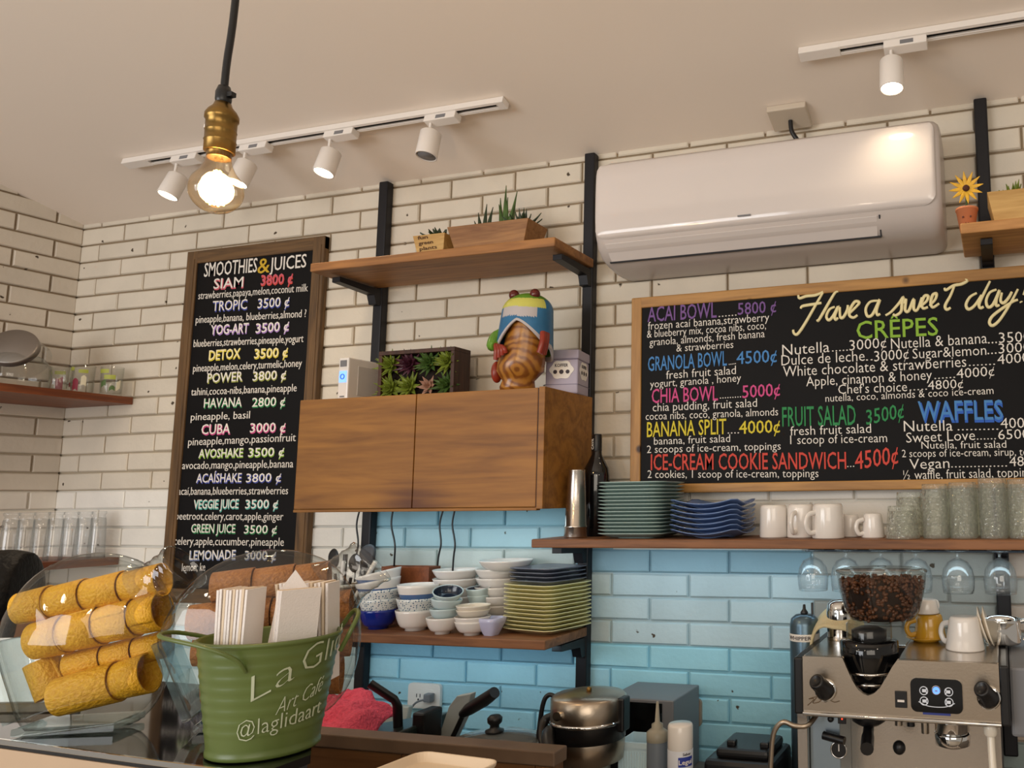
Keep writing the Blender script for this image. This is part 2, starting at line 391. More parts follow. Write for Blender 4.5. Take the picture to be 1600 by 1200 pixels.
def _brick(m):
    p = P(m); at_ = N(m, 'ShaderNodeVertexColor', layer_name='tint')
    tc = N(m, 'ShaderNodeTexCoord')
    n1 = N(m, 'ShaderNodeTexNoise'); n1.inputs['Scale'].default_value = 7; n1.inputs['Detail'].default_value = 5
    L(m, tc.outputs['Object'], n1.inputs['Vector'])
    r1 = N(m, 'ShaderNodeMapRange'); r1.inputs['To Min'].default_value = .84; r1.inputs['To Max'].default_value = 1.1
    L(m, n1.outputs['Fac'], r1.inputs['Value'])
    mu = N(m, 'ShaderNodeMix', data_type='RGBA', blend_type='MULTIPLY'); mu.inputs['Factor'].default_value = 1
    L(m, at_.outputs['Color'], mu.inputs[6]); L(m, r1.outputs[0], mu.inputs[7])
    v = N(m, 'ShaderNodeTexVoronoi'); v.inputs['Scale'].default_value = 17; v.inputs['Randomness'].default_value = 1
    nd = N(m, 'ShaderNodeTexNoise'); nd.inputs['Scale'].default_value = 60
    L(m, tc.outputs['Object'], nd.inputs['Vector'])
    va = N(m, 'ShaderNodeVectorMath', operation='MULTIPLY_ADD'); va.inputs[1].default_value = (.02, .02, .02)
    L(m, nd.outputs['Color'], va.inputs[0]); L(m, tc.outputs['Object'], va.inputs[2]); L(m, va.outputs[0], v.inputs['Vector'])
    pit = N(m, 'ShaderNodeMapRange'); pit.inputs['From Min'].default_value = .075; pit.inputs['From Max'].default_value = .11
    L(m, v.outputs['Distance'], pit.inputs['Value'])
    wn = N(m, 'ShaderNodeSeparateColor'); L(m, v.outputs['Color'], wn.inputs[0])
    gt = N(m, 'ShaderNodeMath', operation='GREATER_THAN'); gt.inputs[1].default_value = .42; L(m, wn.outputs[0], gt.inputs[0])
    mxx = N(m, 'ShaderNodeMath', operation='MAXIMUM'); L(m, pit.outputs[0], mxx.inputs[0]); L(m, gt.outputs[0], mxx.inputs[1])
    mix = N(m, 'ShaderNodeMix', data_type='RGBA'); mix.inputs[6].default_value = lin('#4c4032')
    L(m, mxx.outputs[0], mix.inputs['Factor']); L(m, mu.outputs[2], mix.inputs[7])
    L(m, mix.outputs[2], p.inputs['Base Color']); p.inputs['Roughness'].default_value = .6; p.inputs['Specular IOR Level'].default_value = .3
    n3 = N(m, 'ShaderNodeTexNoise'); n3.inputs['Scale'].default_value = 55; n3.inputs['Detail'].default_value = 5
    L(m, tc.outputs['Object'], n3.inputs['Vector'])
    ad = N(m, 'ShaderNodeMath', operation='ADD'); L(m, n3.outputs['Fac'], ad.inputs[0]); L(m, mxx.outputs[0], ad.inputs[1])
    b = N(m, 'ShaderNodeBump'); b.inputs['Strength'].default_value = .35; b.inputs['Distance'].default_value = .004
    L(m, ad.outputs[0], b.inputs['Height']); L(m, b.outputs['Normal'], p.inputs['Normal'])
_brick(M_brick)
M_mortar = mat('dark_mortar', '#8a7a66', .85, var=.35, bscale=9)
def shade(h, v=.05):
    c = lin(h); k = 1 + jit(v); return (c[0] * k, c[1] * k, c[2] * k, 1)
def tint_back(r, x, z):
    if x > 1.286 - XC and (r >= 16 if x + XC < 2.06 else r >= 18):                       # blue and grey tints set row by row, right of the first upright
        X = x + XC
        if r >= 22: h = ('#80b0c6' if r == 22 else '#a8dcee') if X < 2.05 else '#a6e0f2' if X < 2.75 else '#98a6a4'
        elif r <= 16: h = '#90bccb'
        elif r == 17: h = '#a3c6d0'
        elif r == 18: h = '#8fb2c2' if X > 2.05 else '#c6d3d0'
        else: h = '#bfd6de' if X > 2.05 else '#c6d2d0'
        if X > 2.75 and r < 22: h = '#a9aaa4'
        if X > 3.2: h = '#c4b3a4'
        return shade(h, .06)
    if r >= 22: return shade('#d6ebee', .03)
    if r >= 15: return shade('#efece4', .03)  # bright daylight on the lower courses, put into the brick colour
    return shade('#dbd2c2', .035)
def tint_left(r, s, z): return shade('#ebe6dc' if r >= 15 else '#d9d0c2', .035)  # lower courses lightened to carry on the daylight painted on the back wall
brick_wall('wall_back', -.03, (XC, 0, 0), (1, 0, 0), (0, -1, 0), 4.3, .0, lambda s: 2.667, -XC, tint_back, 'whitewashed brick wall with pale blue courses below the shelves', (1.285 - XC,))
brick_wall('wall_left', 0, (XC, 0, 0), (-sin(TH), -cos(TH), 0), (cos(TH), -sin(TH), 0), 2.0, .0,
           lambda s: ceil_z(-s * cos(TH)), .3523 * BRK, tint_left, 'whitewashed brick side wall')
M_ceil = mat('ceiling_plaster', '#efe4d8', .6, bump=.06, bscale=3)
mb = MB(); y0, y1 = .12, -5.5
mb.hexa([(-1.5, y0, ceil_z(y0)), (6, y0, ceil_z(y0)), (6, y1, ceil_z(y1)), (-1.5, y1, ceil_z(y1))],
        [(-1.5, y0, ceil_z(y0) + .1), (6, y0, ceil_z(y0) + .1), (6, y1, ceil_z(y1) + .1), (-1.5, y1, ceil_z(y1) + .1)])
struct(mb.build('ceiling', M_ceil), 'sloping beige plaster ceiling')
M_floor = mat('floor_tile', '#a89c8c', .5, var=.1, bscale=4)
struct(MB().box(-1.5, 6, -5.5, .12, -.06, 0).build('floor', M_floor), 'plain tiled floor')
# ------------------------------------------------------------------ menu boards
def c1(X, Y): return (980 + X * .2, 420 + Y * .2)
def c2(X, Y): return (1200 + X * .25, 420 + Y * .25)
def c3(X, Y): return (980 + X * .2, 590 + Y * .2)
def c4(X, Y): return (1200 + X * .25, 590 + Y * .25)
def cA(X, Y): return (240 + X * .23333, 360 + Y * .23333)
def cB(X, Y): return (240 + X * .23333, 630 + Y * .23333)
CHALK = {'white': '#e9e4dc', 'cream': '#efe3b0', 'yellow': '#d6c53a', 'gold': '#c9a52a', 'purple': '#7a5896', 'violet': '#a884c8', 'blue': '#4a86c4',
         'deepblue': '#2f62c0', 'pink': '#d0508a', 'rose': '#d06070', 'red': '#cf4a3e', 'green': '#2f8a50', 'lime': '#8cb83c', 'teal': '#58b0a4', 'olive': '#9aa04a',
         'slate': '#7080a8', 'navy': '#4650a0'}
CN = list(CHALK); M_chalk = [mat('chalk_' + k, v, .8) for k, v in CHALK.items()]
YB = -.0495
def line(mb, conv, body, a, b, h, col, shadow=None, weight=.012, sc=.25, shear=0.0):
    pa, pb = conv(*a), conv(*b); A = at(pa[0], pa[1], Y=YB); B = at(pb[0], pb[1], Y=YB)
    k = (at(pa[0], pa[1] - 50, Y=YB) - A).length / 50; hh = h * sc * k
    A.y = B.y = YB
    if shadow:
        letter(mb, body, A, B, hh, (0, 0, 1), (0, -1, 0), CN.index(shadow), weight + .022, .0005, (.0015, -hh * .10), shear)
    letter(mb, body, A, B, hh, (0, 0, 1), (0, -1, 0), CN.index(col), weight, .0011, (0, 0), shear)
# right board
rb = thing('menu_board', 'wide black menu board in a knotty pine frame, listing crepes, waffles and bowls', 'menu board', (2.186, -.031, 1.637))
x0, x1, z0, z1, fw = 0, 1.34, 0, .557, .031
MB().box(x0, x1, -.022, -.0005, z1 - fw, z1).build('frame_rail', M_pine, rb, bevel=.003)
MB().box(x0, x1, -.022, -.0005, z0, z0 + fw * .8).build('frame_rail', M_pine, rb, bevel=.003)
for a in (x0, x1 - fw): MB().box(a, a + fw, -.023, -.0005, z0 + .001, z1 - .001).build('frame_stile', M_pineZ, rb, bevel=.003)
MB().box(fw * .5, x1 - fw * .5, -.0175, -.002, fw * .4, z1 - fw * .5).build('panel', M_paint_board, rb)
mb = MB()
for a in (
    (c1, 'ACAÍ BOWL', (160, 415), (700, 380), 118, 'purple'), (c1, '......', (715, 378), (855, 366), 60, 'white'), (c1, '5800 ¢', (865, 360), (1165, 338), 92, 'purple'),
    (c1, 'frozen acaí banana,strawberry', (163, 477), (1110, 408), 62, 'white'), (c1, '& blueberry mix, cocoa nibs, coco,', (155, 540), (1085, 470), 60, 'white'),
    (c1, 'granola, almonds, fresh banana', (175, 603), (1075, 535), 60, 'white'), (c1, '& strawberries', (385, 648), (830, 618), 58, 'white'),
    (c1, 'GRANOLA BOWL', (163, 800), (780, 755), 112, 'blue'), (c1, '.....', (795, 752), (850, 745), 60, 'white'), (c1, '4500¢', (855, 745), (1170, 728), 98, 'blue'),
    (c1, 'fresh fruit salad', (305, 862), (850, 822), 66, 'white'), (c1, 'yogurt, granola , honey', (180, 930), (890, 880), 60, 'white'),
    (c3, 'CHIA BOWL', (193, 200), (710, 178), 112, 'pink'), (c3, '.........', (725, 165), (890, 155), 60, 'white'), (c3, '5000¢', (900, 160), (1195, 140), 98, 'pink'),
    (c3, 'chia pudding, fruit salad', (200, 265), (1015, 228), 66, 'white'), (c3, 'cocoa nibs, coco, granola, almonds', (145, 332), (1180, 295), 60, 'white'),
    (c3, 'BANANA SPLIT', (155, 465), (775, 440), 118, 'yellow'), (c3, '....', (785, 438), (875, 436), 60, 'white'), (c3, '4000¢', (875, 440), (1195, 428), 100, 'yellow'),
    (c3, 'banana, fruit salad', (210, 525), (805, 503), 60, 'white'), (c3, '2 scoops of ice-cream, toppings', (155, 590), (1200, 563), 60, 'white'),
    (c4, '4500¢', (545, 575), (815, 535), 110, 'red'), (c4, '...', (495, 560), (540, 558), 50, 'white'), 
    (c3, '2 cookies, 1 scoop of ice-cream, toppings', (160, 785), (1495, 778), 62, 'white'),
    (c2, 'CRÊPES', (555, 440), (1065, 415), 112, 'lime'),
    (c2, 'Nutella', (90, 542), (385, 520), 68, 'white'), (c2, '.....', (400, 518), (500, 512), 50, 'white'), (c2, '3000¢', (510, 512), (740, 492), 66, 'white'),
    (c2, 'Nutella & banana', (770, 502), (1370, 465), 68, 'white'), (c2, '...3500¢', (1375, 468), (1690, 452), 66, 'white'),
    (c2, 'Dulce de leche', (85, 605), (605, 575), 66, 'white'), (c2, '..', (612, 574), (655, 572), 50, 'white'), (c2, '3000¢', (665, 580), (880, 562), 66, 'white'),
    (c2, 'Sugar&lemon', (905, 562), (1365, 538), 64, 'white'), (c2, '...3000¢', (1372, 535), (1690, 515), 64, 'white'),
    (c2, 'White chocolate & strawberries', (95, 675), (1240, 612), 66, 'white'), (c2, '.......', (1255, 608), (1420, 600), 50, 'white'), (c2, '4000¢', (1435, 598), (1680, 580), 64, 'white'),
    (c2, 'Apple, cinamon & honey', (240, 735), (1025, 692), 62, 'white'), (c2, '......', (1040, 690), (1170, 682), 50, 'white'), (c2, '4000¢', (1180, 686), (1415, 668), 62, 'white'),
    (c2, "Chef's choice", (440, 783), (870, 765), 60, 'white'), (c2, '.....', (885, 762), (995, 756), 50, 'white'), (c2, '4800¢', (1000, 757), (1220, 745), 58, 'white'),
    (c2, 'nutella, coco, almonds & coco ice-cream', (360, 832), (1410, 782), 46, 'white'),
    (c4, 'FRUIT SALAD', (90, 305), (550, 295), 122, 'green'), (c4, '3500¢', (615, 295), (850, 250), 92, 'green'),
    (c4, 'fresh fruit salad', (140, 362), (645, 345), 58, 'white'), (c4, '1 scoop of ice-cream', (140, 417), (745, 403), 56, 'white'),
    (c4, 'Nutella', (850, 337), (1155, 332), 68, 'white'), (c4, '..........', (1185, 330), (1440, 326), 50, 'white'), (c4, '4000¢', (1455, 318), (1700, 312), 66, 'white'),
    (c4, 'Sweet Love', (865, 407), (1295, 390), 64, 'white'), (c4, '......', (1305, 388), (1425, 386), 50, 'white'), (c4, '6500¢', (1440, 387), (1680, 380), 62, 'white'),
    (c4, 'Nutella, fruit salad', (960, 445), (1490, 438), 46, 'white'), (c4, '2 scoops of ice-cream, sirup, toppings', (838, 498), (1790, 484), 48, 'white'),
    (c4, 'Vegan', (885, 573), (1135, 565), 66, 'white'), (c4, '...............', (1145, 562), (1495, 556), 50, 'white'), (c4, '4800¢', (1510, 555), (1740, 548), 62, 'white'),
    (c4, '½ waffle, fruit salad, toppings', (845, 637), (1680, 618), 58, 'white')):
    conv, body, p, q, h, col = a
    line(mb, conv, body, p, q, h, col, None, .006 if h > 80 else -.006, .2 if conv in (c1, c3) else .25)
A = c3(185, 722); B = c4(490, 570)
line(mb, lambda x, y: (x, y), 'ICE-CREAM COOKIE SANDWICH', A, B, 25, 'red', None, .006, 1.0)
line(mb, c4, 'WAFFLES', (940, 268), (1470, 262), 122, 'blue', 'deepblue', .004, .25)
for st in ([(190, 165), (198, 185), (240, 172), (300, 165), (345, 142)], [(345, 148), (320, 190), (280, 260), (240, 330), (205, 385), (180, 412), (162, 402), (158, 382)],
           [(205, 250), (215, 235), (260, 226), (335, 214)], [(440, 142), (420, 150), (380, 215), (340, 285), (315, 325), (310, 318)],
           [(418, 238), (385, 255), (366, 298), (382, 322), (412, 290), (440, 235), (418, 295), (424, 320), (438, 306)], [(450, 240), (452, 300), (470, 305), (495, 262), (500, 228)],
           [(508, 282), (548, 242), (572, 212), (545, 206), (516, 250), (510, 292), (535, 306), (560, 290)], [(690, 200), (640, 207), (612, 250), (622, 296), (655, 285), (700, 192), (680, 255), (684, 290), (702, 282)],
           [(735, 292), (770, 270), (820, 215), (846, 178), (838, 220), (832, 268), (800, 292), (782, 284)], [(850, 218), (864, 190), (858, 258), (880, 264), (912, 190), (912, 252), (935, 256), (962, 180)],
           [(948, 240), (990, 205), (1002, 172), (978, 172), (962, 215), (970, 248), (1000, 240)], [(1010, 232), (1046, 192), (1054, 156), (1030, 165), (1018, 210), (1030, 242), (1070, 218)],
           [(1165, 110), (1140, 170), (1108, 230), (1118, 256), (1142, 244)], [(1104, 120), (1112, 134), (1160, 106), (1210, 96), (1246, 76), (1232, 66)],
           [(1305, 152), (1262, 178), (1238, 225), (1254, 254), (1292, 230), (1335, 165)], [(1388, 78), (1352, 150), (1320, 220), (1328, 246), (1348, 238)],
           [(1428, 130), (1386, 150), (1364, 200), (1376, 240), (1408, 222), (1448, 134), (1428, 190), (1428, 232), (1446, 226)], [(1462, 150), (1454, 200), (1474, 214), (1505, 180), (1524, 145)],
           [(1562, 128), (1530, 190), (1488, 262), (1440, 330), (1402, 356), (1384, 336), (1402, 298), (1462, 250), (1530, 206), (1562, 194)],
           [(1640, 60), (1620, 110), (1598, 165)], [(1580, 204), (1584, 212)]):
    pts = [at(*c2(*p), Y=YB) for p in smooth([(a, b, 0) for a, b in st], 5) for p in [(p[0], p[1])]]
    for p in pts: p.y = YB - .0006
    n = len(pts); mb.tube(pts, [.0032 + .0014 * abs(sin(3 * i / n)) for i in range(n)], 6, CN.index('cream'), True)
lt = mb.build('lettering', M_chalk); lt.parent = rb; lt.matrix_parent_inverse = Matrix.Translation(rb.location).inverted()
# left board
YB = -.0185
lb = thing('menu_board', 'tall black menu board in a dark weathered frame, listing smoothies and juices', 'menu board', (.463, 0, 1.30))
W, H, fw = .592, 1.205, .046
for a in (0, H - fw): MB().box(0, W, -.022, -.0005, a, a + fw).build('frame_rail', M_oldX, lb, bevel=.003)
for a in (0, W - fw): MB().box(a, a + fw, -.023, -.0005, .001, H - .001).box(a + .03, a + .036, -.0255, -.022, .03, H - .03).build('frame_stile', M_oldZ, lb, bevel=.0025)
MB().box(fw * .5, W - fw * .5, -.0175, -.002, fw * .4, H - fw * .5).build('panel', M_paint_board, lb)
mb = MB()
for a in (
    (cA, 'SMOOTHIES', (338, 312), (692, 278), 92, 'white', None), (cA, 'JUICES', (778, 272), (1022, 246), 88, 'white', None), (cA, '&', (695, 290), (778, 280), 100, 'gold', None),
    (cA, 'SIAM', (402, 392), (600, 378), 68, 'white', 'rose'), (cA, '3800 ¢', (718, 366), (930, 350), 66, 'rose', 'red'), (cA, 'strawberries,papaya,melon,coconut milk', (300, 462), (1033, 408), 50, 'white', None),
    (cA, 'TROPIC', (395, 540), (625, 526), 66, 'white', 'navy'), (cA, '3500 ¢', (697, 522), (908, 506), 64, 'white', 'navy'), (cA, 'pineapple,banana, blueberries,almond ?', (283, 622), (1022, 580), 50, 'white', None),
    (cA, 'YOG-ART', (382, 698), (635, 684), 64, 'white', 'violet'), (cA, '3500 ¢', (684, 686), (905, 668), 62, 'white', 'violet'), (cA, 'blueberries,strawberries,pineapple,yogurt', (268, 782), (1003, 748), 50, 'white', None),
    (cA, 'DETOX', (370, 868), (580, 852), 64, 'cream', 'yellow'), (cA, '3500 ¢', (674, 856), (897, 842), 62, 'cream', 'yellow'), (cA, 'pineapple,melon,celery,turmelic,honey', (265, 948), (993, 912), 50, 'white', None),
    (cA, 'POWER', (360, 1020), (595, 1006), 62, 'white', 'olive'), (cA, '3800 ¢', (664, 1006), (886, 994), 60, 'white', 'olive'), (cA, 'tahini,cocoa-nibs,banana,pineapple', (252, 1106), (958, 1078), 50, 'white', None),
    (cB, 'HAVANA', (337, 30), (590, 22), 62, 'white', 'green'), (cB, '2800 ¢', (660, 24), (880, 16), 60, 'white', 'green'), (cB, 'pineapple, basil', (250, 116), (645, 102), 50, 'white', None),
    (cB, 'CUBA', (320, 208), (512, 202), 66, 'white', 'pink'), (cB, '3000 ¢', (646, 196), (882, 190), 62, 'white', 'pink'), (cB, 'pineapple,mango,passionfruit', (232, 284), (952, 254), 52, 'white', None),
    (cB, 'AVOSHAKE', (302, 366), (598, 358), 58, 'white', 'lime'), (cB, '3500 ¢', (634, 358), (873, 352), 58, 'white', 'lime'), (cB, 'avocado,mango,pineapple,banana', (192, 442), (935, 430), 52, 'white', None),
    (cB, 'ACAÍSHAKE', (286, 532), (588, 528), 60, 'white', 'navy'), (cB, '3800 ¢', (620, 530), (853, 524), 58, 'white', 'navy'), (cB, 'acaí,banana,blueberries,strawberries', (164, 614), (900, 610), 52, 'white', None),
    (cB, 'VEGGIE JUICE', (268, 706), (568, 702), 60, 'white', 'teal'), (cB, '3500 ¢', (614, 704), (832, 702), 58, 'white', 'teal'), (cB, 'beetroot,celery,carot,apple,ginger', (148, 780), (868, 784), 52, 'white', None),
    (cB, 'GREEN JUICE', (252, 866), (546, 868), 58, 'white', 'green'), (cB, '3500 ¢', (606, 872), (824, 872), 56, 'white', 'green'), (cB, 'celery,apple,cucumber,pineapple', (136, 948), (872, 956), 54, 'white', None),
    (cB, 'LEMONADE', (240, 1048), (548, 1044), 62, 'white', 'slate'), (cB, '3000 ¢', (610, 1046), (818, 1048), 58, 'white', 'slate'), (cB, 'lemon, ke', (190, 1125), (345, 1122), 54, 'white', None)):
    conv, body, p, q, h, col, sh = a
    line(mb, conv, body, p, q, h, col, sh, .004 if h > 55 else -.004, .23333)
lt = mb.build('lettering', M_chalk); lt.parent = lb; lt.matrix_parent_inverse = Matrix.Translation(lb.location).inverted()
# ------------------------------------------------------------------ uprights and shelves
def upright(x, zb, zt, label, brackets, drop=.055):
    t = thing('shelf_upright', label, 'shelf upright', (x, 0, zb), group='black steel shelf uprights')
    MB().box(-.017, .017, -.03, -.001, 0, zt - zb).build('post', M_black, t, bevel=.004)
    for z, d in brackets:
        z -= zb
        b = MB().prism([(-.031, z - .004), (-d, z - .004), (-d, z - .02), (-.06, z - .026), (-.05, z - drop), (-.031, z - drop)], -.014, .014, 'X')
        b.build('bracket', M_black, t, bevel=.002)
    return t
ZL, ZC, ZU, ZR = 1.268, 1.522, 2.328, 2.258        # shelf tops: dishes, counter, planters, right
upright(1.285, 1.025, 2.662, 'black steel upright beside the tall smoothie menu board', [(ZU - .028, .20), (ZL - .024, .16)])
upright(2.031, 1.00, 2.662, 'black steel upright left of the air conditioner', [(ZU - .028, .20), (ZC - .022, .17), (ZL - .024, .16)])
upright(3.176, 1.00, 2.664, 'black steel upright behind the yellow flower pot at the right', [(ZR - .024, .19), (ZC - .022, .085)], .032)
def shelf(name, x0, x1, d, z, th, m, label, y0=-.031):
    o = MB().box(x0, x1, -d, y0, z - th, z).build(name, m, loc=((x0 + x1) / 2, -d / 2, z - th), bevel=.003)
    return tag(o, label, 'shelf')
shelf('wall_shelf', 1.237, 2.052, .25, ZU, .026, M_shelf, 'oiled wooden shelf carrying the two cactus planters')
shelf('wall_shelf', 1.245, 2.05, .25, ZL, .024, M_shelfbr, 'brown wooden shelf stacked with bowls and square plates')
shelf('wall_shelf', 2.003, 3.75, .25, ZC, .022, M_shelfbr, 'long brown wooden shelf under the wide menu board, with mugs and plates')
shelf('wall_shelf', 3.118, 3.75, .235, ZR, .026, M_shelfend, 'short wooden shelf at top right holding the flower pot')
def corner_shelf(z, label):
    y = -1.15; s = -y / cos(TH)
    o = MB().prism([(XC + .001, -.002), (.24, -.002), (.24, y), (XC - s * sin(TH) + .003, y)], z - .025, z, 'Z').build('corner_shelf', M_shelfred, loc=(.05, -.5, z - .025), bevel=.003)
    tag(o, label, 'shelf')
corner_shelf(2.0, 'reddish wooden shelf in the left corner holding the metal-lidded jar')
corner_shelf(1.445, 'lower reddish corner shelf under the upturned drinking glasses')
# ------------------------------------------------------------------ lights on the ceiling
TILT = math.atan(CS)
YT = -.262; ZT = ceil_z(YT)
def rail(px0, px1, label, x_end=None):
    xa = at(*px0, Y=YT).x; xb = x_end or at(*px1, Y=YT).x
    t = thing('track_rail', label, 'track', (xa, YT, ZT), (-TILT, 0, 0))
    n = xb - xa
    MB().box(0, n, -.015, -.011, -.020, -.001).box(0, n, .011, .015, -.020, -.001).box(0, n, -.011, .011, -.011, -.001).box(0, n, -.011, -.0055, -.020, -.0175).box(0, n, .0055, .011, -.020, -.0175).build('channel', M_white, t, bevel=.0015)
    MB().box(.03, n - .03, -.006, .006, -.0135, -.0122).build('conductor_slot', M_blackp, t)
    MB().box(-.004, .10, -.0155, .0155, -.0212, -.001).build('feed_end', M_white, t, bevel=.0015)
    if not x_end: MB().box(n - .02, n + .003, -.0155, .0155, -.0212, -.001).build('end_cap', M_white, t, bevel=.0015)
    return t
rail((200, 258), (790, 152), 'white ceiling light track with four spotlights above the left board')
rail((1252, 74), None, 'white ceiling light track with one spotlight above the air conditioner', 3.75)
def spot(hx, hy, lit, label, tilt=(-.25, 0, 0), e=5):
    p = at(hx, hy, Y=YT - .012)
    t = thing('track_spotlight', label, 'spotlight', (p.x, YT - .012, p.z), group='white track spotlights')
    zt = ceil_z(YT - .012) - .026 - p.z
    b = MB(); b.M = Matrix.Translation((.035, .012, zt + .003)) @ Matrix.Rotation(-TILT, 4, 'X')
    b.box(-.052, .052, -.015, .015, -.022, .0).build('adapter', M_white, t, bevel=.002)
    b = MB(); b.M = Matrix.Translation((.035, .012, zt + .003)) @ Matrix.Rotation(-TILT, 4, 'X')
    b.box(-.012, .02, -.0156, -.0148, -.018, -.006).build('rating_label', M_grey, t)
    MB().cyl((0, 0, .03), (0, .004, zt - .018), .004, n=10).build('stem', M_white, t)
    h = MB(); h.M = Matrix.Rotation(tilt[0], 4, 'X') @ Matrix.Rotation(tilt[1], 4, 'Y')
    h.lathe([(.0, .040), (.022, .040), (.0285, .034), (.0295, -.036), (.0295, -.040), (.0265, -.040), (.0255, -.033), (.0, -.033)], 32)
    h.build('lamp_head', M_white, t)
    f = MB(); f.M = h.M.copy(); f.lathe([(0, -.0335), (.0245, -.0335), (.025, -.0385), (0, -.0395)], 28)
    f.build('lamp_face', M_lamp if lit else M_grey, t)
    if lit:
        l = bpy.data.lights.new('spot_lamp', 'SPOT'); l.energy = e; l.color = (1, .80, .56); l.spot_size = 2.35; l.spot_blend = .9; l.shadow_soft_size = .03
        o = bpy.data.objects.new('spot_lamp', l); COL.objects.link(o); o.location = Vector((p.x, YT - .012, p.z)) + h.M @ Vector((0, 0, -.05))
        o.rotation_euler = h.M.to_euler()
    return t
spot(271, 290, True, 'lit white track spotlight nearest the left end, left of the bulb', (-.30, .15, 0))
spot(379, 270, True, 'lit white track spotlight just right of the hanging bulb', (-.30, .12, 0))
spot(512, 253, True, 'lit white track spotlight above and right of the tall board', (-.25, .08, 0))
spot(670, 225, False, 'unlit white track spotlight above the cactus shelf', (-.15, .05, 0))
spot(1393, 116, True, 'lit white track spotlight above the right end of the air conditioner', (-.1, 0, 0), 2.5)
# hanging bulb
pc = dep(338, 297, 1.22)
t = thing('pendant_lamp', 'bare filament bulb in a brass holder hanging on a black cord', 'pendant lamp', pc)
R_ = .036
zc = ceil_z(pc.y) - pc.z
MB().tube(smooth([(0, 0, .142), (.001, 0, .2), (.006, .003, .35), (.008, .004, zc - .02), (.008, .004, zc)], 6), .0052, 10).build('cord', M_blackp, t)
MB().lathe([(.0, .165), (.008, .165), (.011, .155), (.011, .143), (.009, .134), (0, .134)], 20).box(.010, .02, -.004, .004, .146, .153).build('cord_grip', M_blackp, t)
MB().lathe([(0, .139), (.011, .138), (.013, .132), (.019, .125), (.0225, .118), (.0225, .111), (.0205, .109), (.0205, .094), (.0212, .0925), (.0205, .091), (.0205, .078), (.0214, .0765), (.0205, .075), (.0205, .060), (.0185, .059), (.0, .062)], 32).build('socket', M_brass, t)
MB().cyl((-.0195, -.0, .102), (-.0255, -.0, .102), .0075, n=16).build('switch', M_porc, t)
prof = [(.016, .058)] + [(.0165, .048), (.019, .038), (.0245, .027)] + [(R_ * cos(a), R_ * sin(a)) for a in [(.55 - i * .12) for i in range(18)]] + [(.0005, -R_)]
MB().lathe(prof, 40).build('bulb', glass('bulb_glass', (1, .96, .86), (1, .80, .52), refl=1.3), t)
MB().lathe([(.0158, .062), (.0165, .05), (.0145, .05), (.0, .05)], 24).build('bulb_cap', M_brass, t)
fl = MB()
for i in range(6):
    a = i * pi / 3
    fl.tube([(.004 * cos(a), .004 * sin(a), .03), (.0105 * cos(a), .0105 * sin(a), -.022)], .0014, 8)
fl.build('filament', mat('hot_filament', '#ffb850', .5, emit=60), t)
MB().lathe([(0, .05), (.006, .05), (.0035, .036), (.002, .03), (.002, -.02), (0, -.022)], 12).build('glass_stem', M_glass, t)
l = bpy.data.lights.new('bulb_lamp', 'POINT'); l.energy = 4; l.color = (1, .68, .36); l.shadow_soft_size = .03
o = bpy.data.objects.new('bulb_lamp', l); COL.objects.link(o); o.location = pc
# junction box on the ceiling
jb = Vector((2.66, -.052, ceil_z(-.052)))
t = thing('junction_box', 'beige ceiling cable box above the air conditioner', 'cable box', jb, (-TILT, 0, 0))
MB().box(-.052, .058, -.045, .04, -.02, -.001).build('cover', mat('beige_plastic', '#cbbfae', .5), t, bevel=.003)
o = MB().tube(smooth([(2.665, -.056, 2.661), (2.668, -.054, 2.63), (2.685, -.05, 2.60), (2.70, -.05, 2.572), (2.70, -.05, 2.56)], 5), .0065, 8).build('power_cable', M_blackp, loc=(2.67, -.05, 2.56))
tag(o, 'short black cable from the ceiling box down to the air conditioner', 'cable')
# ------------------------------------------------------------------ air conditioner
t = thing('air_conditioner', 'glossy white wall air conditioner above the menu board', 'air conditioner', (2.137, 0, 2.262))
AW = .938
prof = [(-.001, .296), (-.10, .305), (-.155, .297), (-.186, .276), (-.197, .245), (-.199, .19), (-.199, .12), (-.194, .075), (-.178, .038), (-.150, .013), (-.11, .002), (-.06, -.006), (-.001, -.004)]
b = MB(); n = len(prof); cy_, cz_ = -.09, .15
xs = [(0, .86), (.004, .93), (.014, .98), (.03, 1), (AW - .03, 1), (AW - .014, .98), (AW - .004, .93), (AW, .86)]
vs = []
for x, s_ in xs: vs += [(x, -.001 if y > -.01 else cy_ + (y - cy_) * s_, cz_ + (z - cz_) * s_) for y, z in prof]
b.add(vs, [(k * n + i, k * n + i + 1, (k + 1) * n + i + 1, (k + 1) * n + i) for k in range(len(xs) - 1) for i in range(n - 1)], 0)
b.add(vs[:n], [tuple(range(n))], 0, False); b.add(vs[-n:], [tuple(range(n - 1, -1, -1))], 0, False)
b.build('body', M_ac2, t)
def rrect(x0, x1, z0, z1, r, n=6):
    return [(cx + r * cos(a0 + k * pi / 2 / n), cz + r * sin(a0 + k * pi / 2 / n)) for cx, cz, a0 in ((x1 - r, z1 - r, 0), (x0 + r, z1 - r, pi / 2), (x0 + r, z0 + r, pi), (x1 - r, z0 + r, 1.5 * pi)) for k in range(n + 1)]
def zprof(z):
    pp = [(q[1], q[0]) for q in prof[2:9]][::-1]
    for (za, ya), (zb, yb) in zip(pp, pp[1:]):
        if za <= z <= zb: return ya + (yb - ya) * (z - za) / (zb - za)
    return pp[-1][1] if z > pp[-1][0] else pp[0][1]
